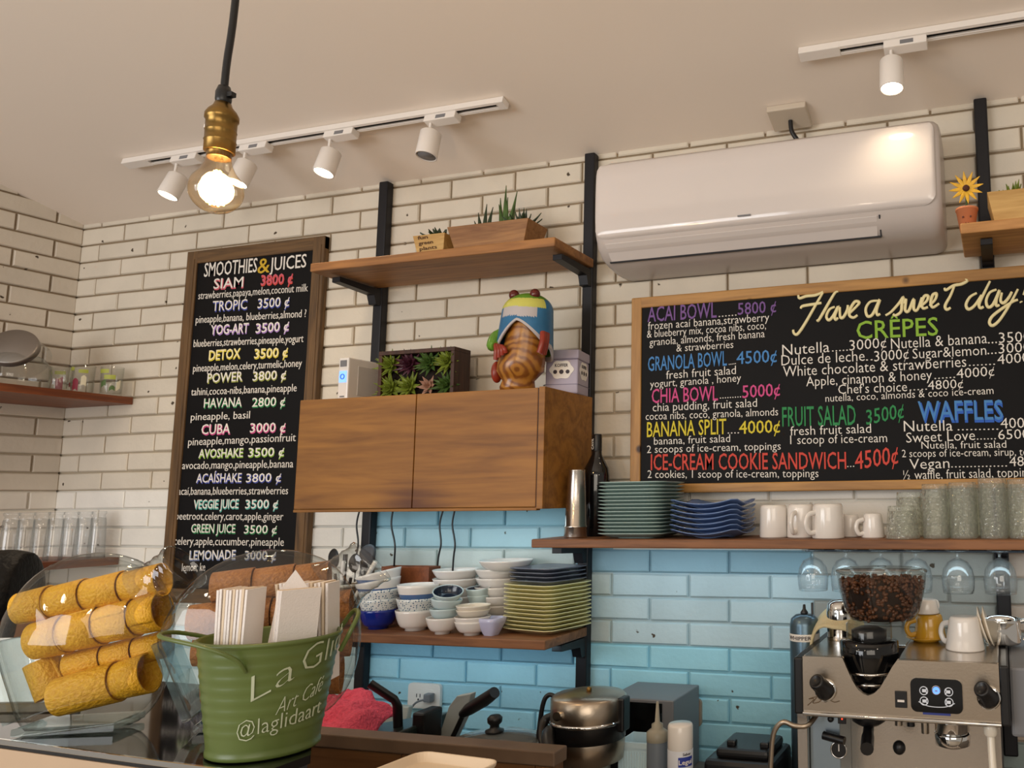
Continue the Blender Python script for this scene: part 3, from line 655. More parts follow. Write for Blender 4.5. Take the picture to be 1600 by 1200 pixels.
def panel(name, x0, x1, z0, z1, r, off, m, nu=30, nv=14):
    def fn(u, v):
        x = x0 + (x1 - x0) * u; z = z0 + (z1 - z0) * v
        for cx, cz, sx, sz in ((x0 + r, z0 + r, -1, -1), (x1 - r, z0 + r, 1, -1), (x0 + r, z1 - r, -1, 1), (x1 - r, z1 - r, 1, 1)):
            if (x - cx) * sx > 0 and (z - cz) * sz > 0:
                dx, dz = abs(x - cx) / r, abs(z - cz) / r
                m_ = max(dx, dz); q = sqrt(dx * dx + dz * dz)
                if q > 1e-6: x = cx + sx * dx / q * m_ * r; z = cz + sz * dz / q * m_ * r
        e = min(x - x0, x1 - x, z - z0, z1 - z); dome = min(1, e / .012)
        return (x, zprof(z) - off * (1 if e > 1e-4 else .2) - .004 * (1 - (1 - dome) ** 2), z)
    us = [0, .004, .01, .02, .035] + [.035 + .93 * i / 26 for i in range(1, 26)] + [.965, .98, .99, .996, 1]
    vsx = [0, .012, .03, .06, .1] + [.1 + .8 * i / 12 for i in range(1, 12)] + [.9, .94, .97, .988, 1]
    pts = [fn(u, v) for v in vsx for u in us]; nu = len(us)
    return MB().add(pts, [(j * nu + i, j * nu + i + 1, (j + 1) * nu + i + 1, (j + 1) * nu + i) for j in range(len(vsx) - 1) for i in range(nu - 1)], 0).build(name, m, t)
panel('front_panel', .008, AW - .012, .064, .283, .03, .003, M_ac)
def yz(z, o): return zprof(z) - o
lv = MB(); za, zb = .012, .052
lv.hexa([(.035, -.152, .011), (.775, -.152, .011), (.775, -.146, .013), (.035, -.146, .013)], [(.03, -.1895, .052), (.78, -.1895, .052), (.78, -.183, .054), (.03, -.183, .054)])
lv.build('air_flap', M_ac, t, bevel=.002)
MB().hexa([(.03, -.1505, .0085), (.784, -.1505, .0085), (.784, -.146, .0085), (.03, -.146, .0085)], [(.03, -.1535, .0115), (.784, -.1535, .0115), (.784, -.15, .013), (.03, -.15, .013)]).build('flap_gap', M_darkgrey, t)
MB().hexa([(.781, -.151, .011), (.785, -.151, .011), (.785, -.146, .011), (.781, -.146, .011)], [(.783, -.1885, .054), (.787, -.1885, .054), (.787, -.183, .054), (.783, -.183, .054)]).build('flap_gap', M_darkgrey, t)
MB().box(.42, .455, -.2065, -.2045, .082, .086).build('indicator', M_grey, t)
# ------------------------------------------------------------------ wall cabinet
t = thing('wall_cabinet', 'honey veneer two-door wall cabinet with a dark stain at its lower seam', 'cabinet', (1.265, 0, 1.600))
CW, CH, CD = .79, .315, .285
b = MB().box(0, .018, -CD + .02, -.031, 0, CH).box(CW - .018, CW, -CD + .02, -.031, 0, CH).box(.018, CW - .018, -CD + .02, -.031, 0, .018).box(.018, CW - .018, -CD + .02, -.031, CH - .018, CH).box(.018, CW - .018, -.045, -.031, .018, CH - .018)
b.box(CW - .018, CW, -CD - .0005, -CD + .02, 0, CH).box(0, CW - .018, -CD + .001, -CD + .02, -.004, .004)
b.build('carcass', M_cab, t, bevel=.0015)
M_st = wood('honey_veneer_stained', '#a06c2a', '#744815', 'X', .8, .55, stain=(.395, .02, .13, .075, '#4a1f14'))
for a, e in ((.003, .3935), (.3965, CW - .021)):
    MB().box(a, e, -CD, -CD + .018, .005, CH - .002).build('door', M_st, t, bevel=.0015)
MB().box(CW - .0205, CW - .0185, -CD + .001, -CD + .018, .004, CH - .003).build('door_gap', M_darkwood, t)
# ------------------------------------------------------------------ cords hanging under the cabinet
cords = ((617, 800, 600, 895, -.06), (614, 800, 628, 880, -.05), (700, 800, 684, 878, -.05), (710, 800, 709, 878, -.05), (561, 803, 556, 880, -.02))
for i, (xa, ya, xb, yb, Y) in enumerate(((562, 803, 556, 878, -.035), (614, 803, 616, 880, -.05), (693, 803, 684, 880, -.05), (711, 803, 708, 880, -.05))):
    A, B = at(xa, ya, Y=Y), at(xb, yb, Y=Y); A.z = 1.602
    pts = smooth([A, A.lerp(B, .3) + Vector((-.008, 0, 0)), A.lerp(B, .65) + Vector((.007, -.004, 0)), B, (B.x - .01, B.y + .01, ZL + .004)], 5)
    o = MB().tube(pts, .0026, 6).build('hanging_cable', M_blackp, loc=B)
    tag(o, ('thin dark cord left of the upright under the cabinet', 'thin dark cord hanging just right of the first upright', 'left cord of the close pair under the cabinet seam',
            'right cord of the close pair under the cabinet seam')[i], 'cord')
# ------------------------------------------------------------------ plants
def leaf(mb, base, d, ln, wd, th, up=(0, 0, 1), curl=.3, mi=0, tip=.15, n=6):
    "a fleshy pointed leaf"
    d = Vector(d).normalized(); up = Vector(up); side = d.cross(up)
    if side.length < 1e-3: side = Vector((1, 0, 0))
    side.normalize(); nn = side.cross(d); base = Vector(base); vs = []
    m = 8
    for i in range(n + 1):
        s = i / n; w_ = wd * (sin(pi * min(.98, .12 + .88 * s)) ** .7 * (1 - s * (1 - tip)) + .02); c = base + d * ln * s + nn * curl * ln * s * s
        vs += [c + side * cos(2 * pi * k / m) * w_ * .5 + nn * sin(2 * pi * k / m) * th * .5 * (1 - s * .7) for k in range(m)]
    mb.add(vs, [(i * m + k, i * m + (k + 1) % m, (i + 1) * m + (k + 1) % m, (i + 1) * m + k) for i in range(n) for k in range(m)], mi)
    mb.add(vs[-m:], [tuple(range(m))], mi)
def rosette(mb, c, axis, r, rings, wd, th, mi=0, lift=(.15, 1.3), curl=.25, seed=0):
    rr = random.Random(seed); M = rot_to(axis); c = Vector(c)
    for k, cnt in enumerate(rings):
        el = lift[0] + (lift[1] - lift[0]) * k / max(1, len(rings) - 1)
        for i in range(cnt):
            a = 2 * pi * (i + .5 * (k % 2)) / cnt + rr.uniform(-.15, .15); e = el + rr.uniform(-.1, .1)
            d = M @ Vector((cos(a) * cos(e), sin(a) * cos(e), sin(e)))
            leaf(mb, c, d, r * (1 - .45 * k / len(rings)) * rr.uniform(.85, 1.1), wd, th, M @ Vector((0, 0, 1)), curl, mi)
def tray_pot(name, label, loc, wb, wt, db, dt, h, m, parent=None):
    t = thing(name, label, 'plant pot', loc)
    b = MB(); i = .008
    def q(w, d, z): return [(-w / 2, -d / 2, z), (w / 2, -d / 2, z), (w / 2, d / 2, z), (-w / 2, d / 2, z)]
    rings = [q(wb, db, 0), q(wt, dt, h), q(wt - 2 * i, dt - 2 * i, h), q(wb - 2 * i, db - 2 * i, i)]
    vs = sum(rings, [])
    b.add(vs, [(k * 4 + j, k * 4 + (j + 1) % 4, (k + 1) * 4 + (j + 1) % 4, (k + 1) * 4 + j) for k in range(3) for j in range(4)] + [(3, 2, 1, 0), (12, 13, 14, 15)], 0, False)
    b.build('pot', m, t, bevel=.0015)
    MB().hexa(q(wb - 2 * i, db - 2 * i, i), q(wt - 2.6 * i, dt - 2.6 * i, h - .008)).build('soil', M_soil, t)
    return t
yp = -.165
a, c = at(642, 352, Y=yp), at(697, 348, Y=yp)
t = tray_pot('succulent_pot', 'small pale wooden cube pot with handwriting and a low succulent, on the top shelf', ((a.x + c.x) / 2, yp + .055, ZU), .080, .112, .075, .105, .083, M_planterl)
b = MB(); rosette(b, (0, 0, .078), (0, 0, 1), .055, (8, 7, 5), .034, .014, 0, (.1, .9), .2, 3); b.build('succulent', M_leafd, t)
b = MB()
for i, (s_, w_) in enumerate((('fun', .035), ('green', .05), ('plants', .06))):
    z = .070 - i * .016; y = -.0375 - .015 * z / .083 - .0012
    letter(b, s_, (-.038 + .002 * i, y, z), (-.038 + .002 * i + w_, y, z + .001), .010, (0, -.18, 1), (0, -1, 0), 0, .01, .0008)
b.build('handwriting', mat('pen_ink', '#5a3a1c', .7), t)
a, c = at(700, 345, Y=yp), at(826, 332, Y=yp)
t = tray_pot('cactus_planter', 'long tapered wooden planter with aloe and spiky succulents, on the top shelf', ((a.x + c.x) / 2, yp + .05, ZU), .215, .272, .075, .105, .096, M_planter)
hx = .084
b = MB()
for (x, hh, dx) in ((-.055, .065, -.25), (-.045, .085, .0), (-.035, .075, .15), (-.062, .045, -.5)): leaf(b, (x, 0, hx), (dx, 0, 1), hh * 1.1, .021, .012, (0, -1, 0), -.08, tip=.1)
b.build('aloe', M_leafd, t)
b = MB()
for (x, hh, dx) in ((.018, .10, -.18), (.03, .125, -.03), (.042, .11, .12), (.026, .08, -.3), (.036, .075, .28), (.03, .09, .05)): leaf(b, (x, random.uniform(-.008, .008), hx), (dx, random.uniform(-.1, .1), 1), hh * 1.12, .022, .013, (0, -1, 0), -.06, tip=.1)
b.build('aloe', M_leaf, t)
b = MB(); rosette(b, (.085, 0, hx), (0, 0, 1), .068, (7, 6, 4), .022, .01, 0, (.35, 1.3), .25, 5); b.build('haworthia', M_leafd, t)
# framed succulents on the cabinet
ZK = 1.915
FX, FY = 1.535, -.105
t = thing('vertical_planter', 'dark wooden box frame of eight succulents standing on the cabinet', 'planter', (FX, FY, ZK))
fw_, fh, fd = .265, .155, .075
MB().box(-fw_ / 2, fw_ / 2, -fd / 2, fd / 2, 0, .012).build('frame_side', M_darkwood, t, bevel=.001)
MB().box(-fw_ / 2, fw_ / 2, -fd / 2, fd / 2, fh - .012, fh).build('frame_side', M_darkwood, t, bevel=.001)
for x in (-fw_ / 2, fw_ / 2 - .012): MB().box(x, x + .012, -fd / 2, fd / 2, .012, fh - .012).build('frame_side', M_darkwood, t, bevel=.001)
MB().box(-fw_ / 2 + .012, fw_ / 2 - .012, -.002, fd / 2 - .005, .012, fh - .012).build('moss_backing', M_soil, t)
k = 0
for row, z in enumerate((.115, .045)):
    for i, x in enumerate((-.105, -.037, .032, .095)):
        ml = ((M_leafl, M_leafp, M_leaf, M_leafl), (M_leafl, M_leafl, M_leafk, M_leaf))[row][i]
        b = MB()
        if ml is M_leafk: rosette(b, (x, -.015, z), (0, -1, .1), .036, (6, 6, 4), .024, .006, 0, (.2, 1.1), .2, k)
        else: rosette(b, (x, -.014, z), (0, -1, .15), .052, (9, 8, 6, 4), .024, .008, 0, (.15, 1.2), .15, k)
        b.build('succulent', ml, t); k += 1
# router
t = thing('router', 'slim white upright router with a blue light on the cabinet', 'router', (1.335, -.125, ZK), (0, 0, -.06))
MB().box(-.019, .019, -.075, .075, .004, .132).build('casing', M_porc, t, bevel=.004)
MB().box(-.021, .021, -.05, .05, 0, .004).build('stand', M_white, t, bevel=.001)
MB().box(.0185, .0205, -.04, .045, .022, .11).build('side_panel', mat('pale_grey_plastic', '#c9c4be', .5), t, bevel=.002)
MB().box(-.014, .014, -.0765, -.0745, .058, .092).build('light_window', mat('blue_light', '#6f9cff', .4, emit=1.6), t, bevel=.002)
lg = MB(); lg.tube([(.007 * cos(a * pi / 8), -.0775, .075 + .007 * sin(a * pi / 8)) for a in range(17)], .0014, 6); lg.build('power_ring', mat('blue_ring', '#2f5fd0', .4, emit=.6), t)
for z in (.10, .107, .114): pass
MB().box(-.012, .012, -.0762, -.0745, .105, .124).box(-.008, .008, -.0762, -.0745, .014, .018).build('port_marks', M_grey, t)
# tin
tc_ = at(893, 600, Y=-.165)
t = thing('lavender_tin', 'lavender grey square tin with white badges beside the carved frog', 'tin', (2.006, -.089, ZK), (0, 0, .17))
M_lav = mat('lavender_tin_paint', '#a79fb2', .4)
MB().box(-.047, .047, -.047, .047, 0, .098).build('body', M_lav, t, bevel=.004)
MB().box(-.049, .049, -.049, .049, .098, .125).build('lid', M_lav, t, bevel=.004)
MB().box(-.0482, .0482, -.0482, .0482, .026, .0275).build('seam', mat('seam_shadow', '#6f6880', .5), t)
M_badge = mat('badge_white', '#eee9e2', .5); M_ink = mat('badge_ink', '#3a3038', .6)
for rz in (0, pi / 2):
    R4 = Matrix.Rotation(rz, 4, 'Z')
    b = MB(); b.M = R4
    pl = [(x, .068 + z) for x, z in [(.034 * cos(a) * (1 + .06 * cos(6 * a)), .026 * sin(a) * (1 + .08 * cos(6 * a))) for a in [2 * pi * i / 36 for i in range(36)]]]
    b.prism(pl, -.0484, -.0476, 'Y').build('badge', M_badge, t)
    b = MB(); b.M = R4
    letter(b, 'COFFEE' if False else 'KOFFER', (-.019, -.0486, .076), (.019, -.0486, .076), .009, (0, 0, 1), (0, -1, 0), 0, .02, .0005)
    for x in (-.018, 0, .018): b.disc((x, -.0488, .062), .0058 if x else .0065, 16, 0, (0, -1, 0))
    b.build('badge_print', M_ink, t)
# ------------------------------------------------------------------ carved frog
fp = at(828, 604, Y=-.17)
t = thing('carved_frog', 'carved wooden frog hugging a log, painted green and blue, on the cabinet', 'carved frog', (1.938, -.212, ZK), (0, 0, .12))
prf = [(.0, .0), (.046, .0), (.05, .012), (.045, .03), (.052, .038), (.066, .055), (.068, .08), (.062, .12), (.061, .15), (.062, .18), (.058, .205), (.046, .225), (.025, .235), (0, .237)]
b = MB(); n = 36; vs = []
for r, z in prf:
    for i in range(n):
        a = 2 * pi * i / n; k = 1 + .05 * sin(2 * a + z * 20) + .03 * cos(3 * a)
        vs.append((r * cos(a) * k * .9 + .014 * (z - .1) / .1, r * sin(a) * k * .85, z))
b.add(vs, [(k * n + i, k * n + (i + 1) % n, (k + 1) * n + (i + 1) % n, (k + 1) * n + i) for k in range(len(prf) - 1) for i in range(n)])
b.build('log', M_log, t)
def ringwood():
    m = bpy.data.materials.new('carved_log_face'); m.use_nodes = True; p = P(m)
    tc = N(m, 'ShaderNodeTexCoord'); mp = N(m, 'ShaderNodeMapping'); mp.inputs['Location'].default_value = (-.012, 0, -.055)
    L(m, tc.outputs['Object'], mp.inputs['Vector'])
    wv = N(m, 'ShaderNodeTexWave', wave_type='RINGS', rings_direction='Y'); wv.inputs['Scale'].default_value = 17; wv.inputs['Distortion'].default_value = 5.5; wv.inputs['Detail'].default_value = 2; wv.inputs['Detail Scale'].default_value = 1.4
    L(m, mp.outputs['Vector'], wv.inputs['Vector'])
    r = N(m, 'ShaderNodeValToRGB'); r.color_ramp.elements[0].color = lin('#7d4a1e'); r.color_ramp.elements[1].color = lin('#a8722e')
    r.color_ramp.elements[0].position = .1; r.color_ramp.elements[1].position = .75
    L(m, wv.outputs['Fac'], r.inputs['Fac']); L(m, r.outputs['Color'], p.inputs['Base Color']); p.inputs['Roughness'].default_value = .25
    return m
t.children[0].data.materials[0] = ringwood()
# the frog's back, wrapped over the top of the log, in painted bands
M_fg = mat('frog_green', '#5f8f2c', .3, var=.15, bscale=30); M_fy = mat('frog_yellow_green', '#c9c860', .3); M_fb = mat('frog_blue', '#2b6a96', .3, var=.15, bscale=30)
M_fw = mat('frog_white', '#b9b3b4', .35); M_fr = mat('frog_red', '#8e2f1c', .35, var=.2, bscale=40)
b = MB(); nu, nv = 64, 64; vs = []; fs = []; mi = []
for j in range(nv + 1):
    s = j / nv                                        # 0 at the crown, 1 at the hem
    for i in range(nu):
        a = 2 * pi * i / nu - pi / 2                  # a = -90 deg faces the room
        front = max(0, cos(a + pi / 2)); side = abs(sin(a + pi / 2)); left = max(0, -sin(a + pi / 2))
        hem = .172 - .06 * side ** 1.5 - .025 * left - .07 * max(0, -cos(a + pi / 2)) + .012 * front
        z = .268 - (.268 - hem) * s
        u = min(1, (.268 - z) / .05); rr = .064 * sqrt(1 - (1 - u) ** 2) * (1 + .04 * side)
        if z < .218: rr = .064 * (1 + .04 * side) + .008 * (.218 - z) / .1
        vs.append((rr * cos(a) + .016 * (z / .25), rr * sin(a) * .9 - .004, z))
b.v = [Vector(p) for p in vs]
for j in range(nv):
    for i in range(nu):
        a = 2 * pi * (i + .5) / nu - pi / 2; front = cos(a + pi / 2); z = (vs[j * nu + i][2] + vs[(j + 1) * nu + i][2]) / 2
        if j >= nv - 5: c_ = 3
        elif z > .246: c_ = 0
        elif front > .35 and z > .222: c_ = 1
        elif front > .3 and z > .196: c_ = 3 if front > .72 else 2
        elif front > -.3: c_ = 2
        else: c_ = 0
        b.f.append([j * nu + i, j * nu + (i + 1) % nu, (j + 1) * nu + (i + 1) % nu, (j + 1) * nu + i]); b.mi.append(c_); b.sm.append(True)
b.build('frog_body', [M_fg, M_fy, M_fb, M_fw], t, solid=.006)
for sx in (-1, 1):
    MB().ball((.016 + sx * .030, -.03, .262), (.014, .014, .015)).build('eye', mat('frog_eye', '#5a1a14', .2), t)
b = MB().tube(smooth([(-.045, -.012, .170), (-.064, -.028, .148), (-.066, -.042, .124), (-.050, -.054, .118)], 5), [.014] * 4 + [.016] * 8 + [.013] * 4, 12)
b.build('arm', M_fg, t)
b = MB()
for k in range(4): b.tube(smooth([(-.052 + .007 * k, -.054 - .002 * k, .122 - .002 * k), (-.044 + .008 * k, -.064, .108), (-.046 + .009 * k, -.060, .080 + .006 * k)], 4), [.0062] * 9, 8)
b.build('hand', M_fr, t)
b = MB()
for k in range(3): b.tube(smooth([(.078, -.02 - .012 * k, .152), (.082, -.034 - .010 * k, .125), (.074, -.03 - .012 * k, .095)], 4), .0085, 8)
b.build('hand', M_fr, t)
MB().ball((-.068, -.01, .055), (.014, .02, .03)).build('foot', M_fr, t)
# ------------------------------------------------------------------ top right shelf
p = at(1514, 340, Y=-.15)
t = thing('flower_pot', 'small orange clay pot with a painted face and a yellow flower', 'flower pot', (3.133, -.165, ZR))
M_clay = mat('orange_clay', '#d4845a', .6)
MB().lathe([(0, 0), (.018, 0), (.026, .052), (.0275, .052), (.0275, .057), (.0235, .057), (.0225, .05), (0, .048)], 28).build('pot', M_clay, t)
b = MB()
for sx in (-1, 1): b.ball((sx * .009, -.0243, .03), (.0022, .0012, .0028), 8, 6)
b.tube([(-.004, -.0225, .016), (0, -.0222, .0135), (.004, -.0225, .016)], .0009, 6); b.build('painted_face', mat('dark_paint', '#5a2c20', .6), t)
MB().tube([(0, 0, .048), (0, -.004, .085), (.001, -.012, .10)], .0022, 8).build('stem', M_leaf, t)
b = MB()
for i in range(12):
    a = 2 * pi * i / 12 + .1; leaf(b, (.001 + .006 * cos(a), -.016, .104 + .006 * sin(a)), (cos(a), -.12, sin(a)), .036, .012, .002, (0, -1, 0), .08, tip=.5)
b.build('petals', mat('yellow_petal', '#d9a827', .5, var=.2, bscale=60), t)
MB().ball((.001, -.018, .104), (.0085, .005, .0085)).build('flower_eye', mat('flower_centre', '#4a2414', .8, bump=.5, bscale=300), t)
t = tray_pot('succulent_pot', 'tapered wooden pot with a succulent at the top right corner of the view', (3.245, -.135, ZR), .09, .125, .08, .115, .085, M_planterl)
b = MB(); rosette(b, (0, 0, .078), (0, 0, 1), .06, (8, 7, 5), .024, .009, 0, (.15, 1.0), .2, 8); b.build('succulent', M_leafl, t)
# ------------------------------------------------------------------ dishes on the lower shelf
def bowl_prof(r, h, foot=.45, th=.0035, curve=.55, fh=.006):
    o = [(0, 0), (r * foot, 0), (r * foot, fh)]
    n = 8
    for i in range(1, n + 1):
        s = i / n; o.append((r * foot + (r - r * foot) * s ** curve, fh + (h - fh) * s ** 1.15))
    inn = [(a - th, max(b - (0 if k == 0 else th * .3), fh + th)) for k, (a, b) in enumerate(o[:2:-1])]
    return o + [(r - th * .4, h + .001)] + inn + [(0, fh + th)]
def bowl(x, y, z, r, h, m, label, group, tilt=(0, 0), foot=.45, curve=.55, inner=None, name='bowl'):
    b = MB(); b.M = Matrix.Rotation(tilt[0], 4, 'X') @ Matrix.Rotation(tilt[1], 4, 'Y')
    b.lathe(bowl_prof(r, h, foot, curve=curve), 36)
    if inner:
        k = len(b.f); half = 36 * 12
        for i in range(half, k): b.mi[i] = 1
    o = b.build(name, [m, inner] if inner else m); o.location = (x, y, z)
    return tag(o, label, name.replace('_', ' ').split()[-1], group)
def X(px, py, Y): return at(px, py, Y=Y).x
def dotted(name, base, dot, scale):
    m = mat(name, base, .2, coat=.3); p = P(m); tc = N(m, 'ShaderNodeTexCoord'); v = N(m, 'ShaderNodeTexVoronoi'); v.inputs['Scale'].default_value = scale; v.inputs['Randomness'].default_value = .5
    L(m, tc.outputs['Object'], v.inputs['Vector']); r = N(m, 'ShaderNodeValToRGB'); r.color_ramp.interpolation = 'CONSTANT'
    r.color_ramp.elements[0].color = lin(dot); r.color_ramp.elements[1].position = .33; r.color_ramp.elements[1].color = lin(base)
    L(m, v.outputs['Distance'], r.inputs['Fac']); L(m, r.outputs['Color'], p.inputs['Base Color']); return m
def striped(name, hs, z0, z1):
    "horizontal glaze bands from z0 to z1"
    m = mat(name, '#ffffff', .2, coat=.3); p = P(m); tc = N(m, 'ShaderNodeTexCoord'); sp = N(m, 'ShaderNodeSeparateXYZ'); L(m, tc.outputs['Object'], sp.inputs[0])
    mr = N(m, 'ShaderNodeMapRange'); mr.inputs['From Min'].default_value = z0; mr.inputs['From Max'].default_value = z1; L(m, sp.outputs['Z'], mr.inputs['Value'])
    r = N(m, 'ShaderNodeValToRGB'); r.color_ramp.interpolation = 'CONSTANT'; e = r.color_ramp.elements
    while len(e) < len(hs): e.new(.5)
    for k, (pos, c) in enumerate(hs): e[k].position = pos; e[k].color = lin(c)
    L(m, mr.outputs[0], r.inputs['Fac']); L(m, r.outputs['Color'], p.inputs['Base Color']); return m
M_royal = mat('royal_blue_glaze', '#142a86', .15, coat=.4)
M_dots = dotted('blue_dotted_glaze', '#dfe3e0', '#4a6a86', 170)
M_strp = striped('blue_banded_glaze', [(0, '#54719e'), (.62, '#f0ece6')], 0, .055)
M_ltblue = mat('pale_blue_glaze', '#c3d6d8', .2, coat=.3); M_navyin = mat('dark_blue_glaze', '#1e2a3c', .2, coat=.3)
M_lilac = mat('lilac_porcelain', '#c4c6e4', .2, coat=.3)
z0 = ZL
x = X(592, 960, -.165); y = -.165; g = 'blue and white bowls in the tall tilted stack'
bowl(x, y, z0, .051, .053, M_royal, 'royal blue bowl at the bottom of the tall tilted bowl stack', g, foot=.52, curve=.42)
bowl(x + .001, y, z0 + .030, .054, .052, M_dots, 'blue dotted bowl sitting in the royal blue bowl', g, (0, -.02), .5, .42)
bowl(x + .002, y, z0 + .056, .056, .052, M_dots, 'upper of the two blue dotted bowls in the tall tilted stack', g, (.02, -.05), .5, .42)
bowl(x + .003, y, z0 + .080, .060, .054, M_strp, 'blue banded bowl leaning under the topmost bowl of the tall stack', g, (.05, -.16), .5, .45)
bowl(x + .006, y, z0 + .105, .061, .052, M_strp, 'topmost blue and white banded bowl of the tall tilted stack', g, (.08, -.22), .5, .45)
x = X(650, 965, -.165); g = 'bowls in the white based stack'
bowl(x, y, z0, .055, .055, M_porc, 'plain white bowl at the bottom of the stack beside the tall blue one', g, foot=.5, curve=.4)
bowl(x + .002, y, z0 + .034, .055, .053, M_dots, 'blue dotted bowl between the white bowl and the banded bowl', g, foot=.5, curve=.42)
bowl(x + .004, y, z0 + .066, .056, .058, M_strp, 'blue banded bowl with white rim topping the white based stack', g, foot=.5, curve=.45)
g = 'small bowls in the middle of the dish shelf'
x = X(692, 975, -.205); y = -.205
bowl(x, y, z0, .044, .043, M_porc, 'small white bowl under the little tilted pale blue bowls', g, curve=.4)
bowl(x + .003, y, z0 + .034, .038, .032, M_ltblue, 'lowest pale blue bowl of the small tilted stack', g, curve=.4)
bowl(x + .006, y, z0 + .058, .041, .034, M_ltblue, 'middle pale blue bowl of the small tilted stack', g, (0, .1), curve=.4)
bowl(x + .012, y, z0 + .085, .040, .030, M_ltblue, 'tilted pale blue bowl with dark inside, on top of its small stack', g, (.28, .22), curve=.42, inner=M_navyin)
x2 = X(738, 980, -.205); y = -.205
bowl(x2, y, z0, .046, .036, M_porc, 'lowest white bowl at the front middle of the dish shelf', g, curve=.4)
bowl(x2, y, z0 + .012, .047, .036, M_porc, 'second white bowl nested in the front middle stack', g, curve=.4)
bowl(x2 + .001, y, z0 + .040, .044, .026, M_cream, 'cream shallow bowl upon the front middle white bowls', g, curve=.35)
bowl(x2 + .001, y, z0 + .051, .045, .026, M_cream, 'topmost cream shallow bowl of the front middle stack', g, curve=.35)
x3 = X(747, 960, -.13); y = -.13
for k, (r, lab) in enumerate(((.028, 'grey blue bowl lowest behind the cream shallow bowls'), (.029, 'second grey blue bowl from below behind the cream shallow bowls'), (.030, 'second grey blue bowl from the top behind the cream bowls'),
                              (.033, 'topmost grey blue bowl with dark inside behind the cream bowls'))):
    bowl(x3, y, z0 + [0, .030, .058, .078][k], r, .036, M_ltblue if k > 1 else M_cream, lab, g, (.1 * (k == 3), 0), curve=.42, inner=M_navyin if k == 3 else None)
def loft(prof, n=28, p=5.0, warp=0.0, c=(0, 0, 0)):
    "square dish: rounded squares (half width, height) joined up"
    b = MB(); vs = []
    for r, z in prof:
        for i in range(n):
            a = 2 * pi * (i + .5) / n; k = (abs(cos(a)) ** p + abs(sin(a)) ** p) ** (-1 / p)
            xx, yy = r * k * cos(a), r * k * sin(a); q = (min(abs(xx), abs(yy)) / max(r, 1e-5)) ** 2
            vs.append((xx + c[0], yy + c[1], z + c[2] + warp * q * (r / .09)))
    m = len(prof)
    b.add(vs, [(j * n + i, j * n + (i + 1) % n, (j + 1) * n + (i + 1) % n, (j + 1) * n + i) for j in range(m - 1) for i in range(n)], 0)
    b.add(vs[:n], [tuple(range(n - 1, -1, -1))], 0, False); b.add(vs[-n:], [tuple(range(n))], 0, False); return b
def plate_prof(w, h): return [(w * .55, 0), (w * .55, .002), (w * .72, .003), (w * .97, h - .002), (w, h - .001), (w * .995, h + .0006), (w * .96, h), (w * .73, .0062), (w * .3, .0055)]
x = X(768, 980, -.20)
b = loft([(.016, 0), (.019, .006), (.031, .034), (.0325, .045), (.0305, .046), (.028, .036), (.015, .007)], 32, 4)
o = b.build('square_bowl', M_lilac, loc=(0, 0, 0)); o.location = (x, -.20, z0); o.rotation_euler.z = -.1
tag(o, 'small lilac white square bowl left of the yellow square plates', 'bowl')
M_yel = mat('yellow_glaze', '#f2ebb4', .22, coat=.3); M_slate = mat('slate_grey_glaze', '#6e7280', .25, coat=.3)
# yellow square plates, corner towards the room
w_ = .0915; th = -.24
cn = at(856, 985, Y=-.215)
ctr = Vector((cn.x, cn.y, 0)) - Vector((cos(th) * w_ - sin(th) * -w_, sin(th) * w_ + cos(th) * -w_, 0))
ORD = ['lowest', 'second', 'third', 'fourth', 'fifth', 'sixth', 'seventh', 'eighth', 'ninth', 'tenth', 'eleventh', 'twelfth', 'thirteenth', 'fourteenth', 'fifteenth']
proto = None
for k in range(12):
    lab = f'{ORD[k]} yellow square plate' + (' at the bottom of the right hand stack on the dish shelf' if k == 0 else ' from below in the right hand stack on the dish shelf')
    if k == 11: lab = 'topmost yellow square plate, right under the slate grey plates'
    loc = (ctr.x + jit(.0012), ctr.y + jit(.0012), z0 + .0005 + k * .0104); rz = th + jit(.012)
    if not proto:
        proto = loft(plate_prof(w_, .015), 32, 9).build('square_plate', M_yel); o = proto
        o.location = loc; o.rotation_euler.z = rz; tag(o, lab, 'plate', 'yellow square plates')
    else: dup(proto, lab, loc, (0, 0, rz))
zt = z0 + .0005 + 12 * .0104
proto = None
for k in range(4):
    lab = ['lowest slate grey square plate, resting on the yellow plates', 'second slate grey square plate above the yellow plates', 'third slate grey square plate above the yellow plates', 'topmost slate grey square plate above the yellow plates'][k]
    loc = (ctr.x - .006 + jit(.002), ctr.y + .006 + jit(.002), zt + k * .0108); rz = th + jit(.02)
    if not proto:
        proto = loft(plate_prof(.081, .014), 32, 9).build('square_plate', M_slate); o = proto; o.location = loc; o.rotation_euler.z = rz
        tag(o, lab, 'plate', 'slate grey square plates')
    else: dup(proto, lab, loc, (0, 0, rz))
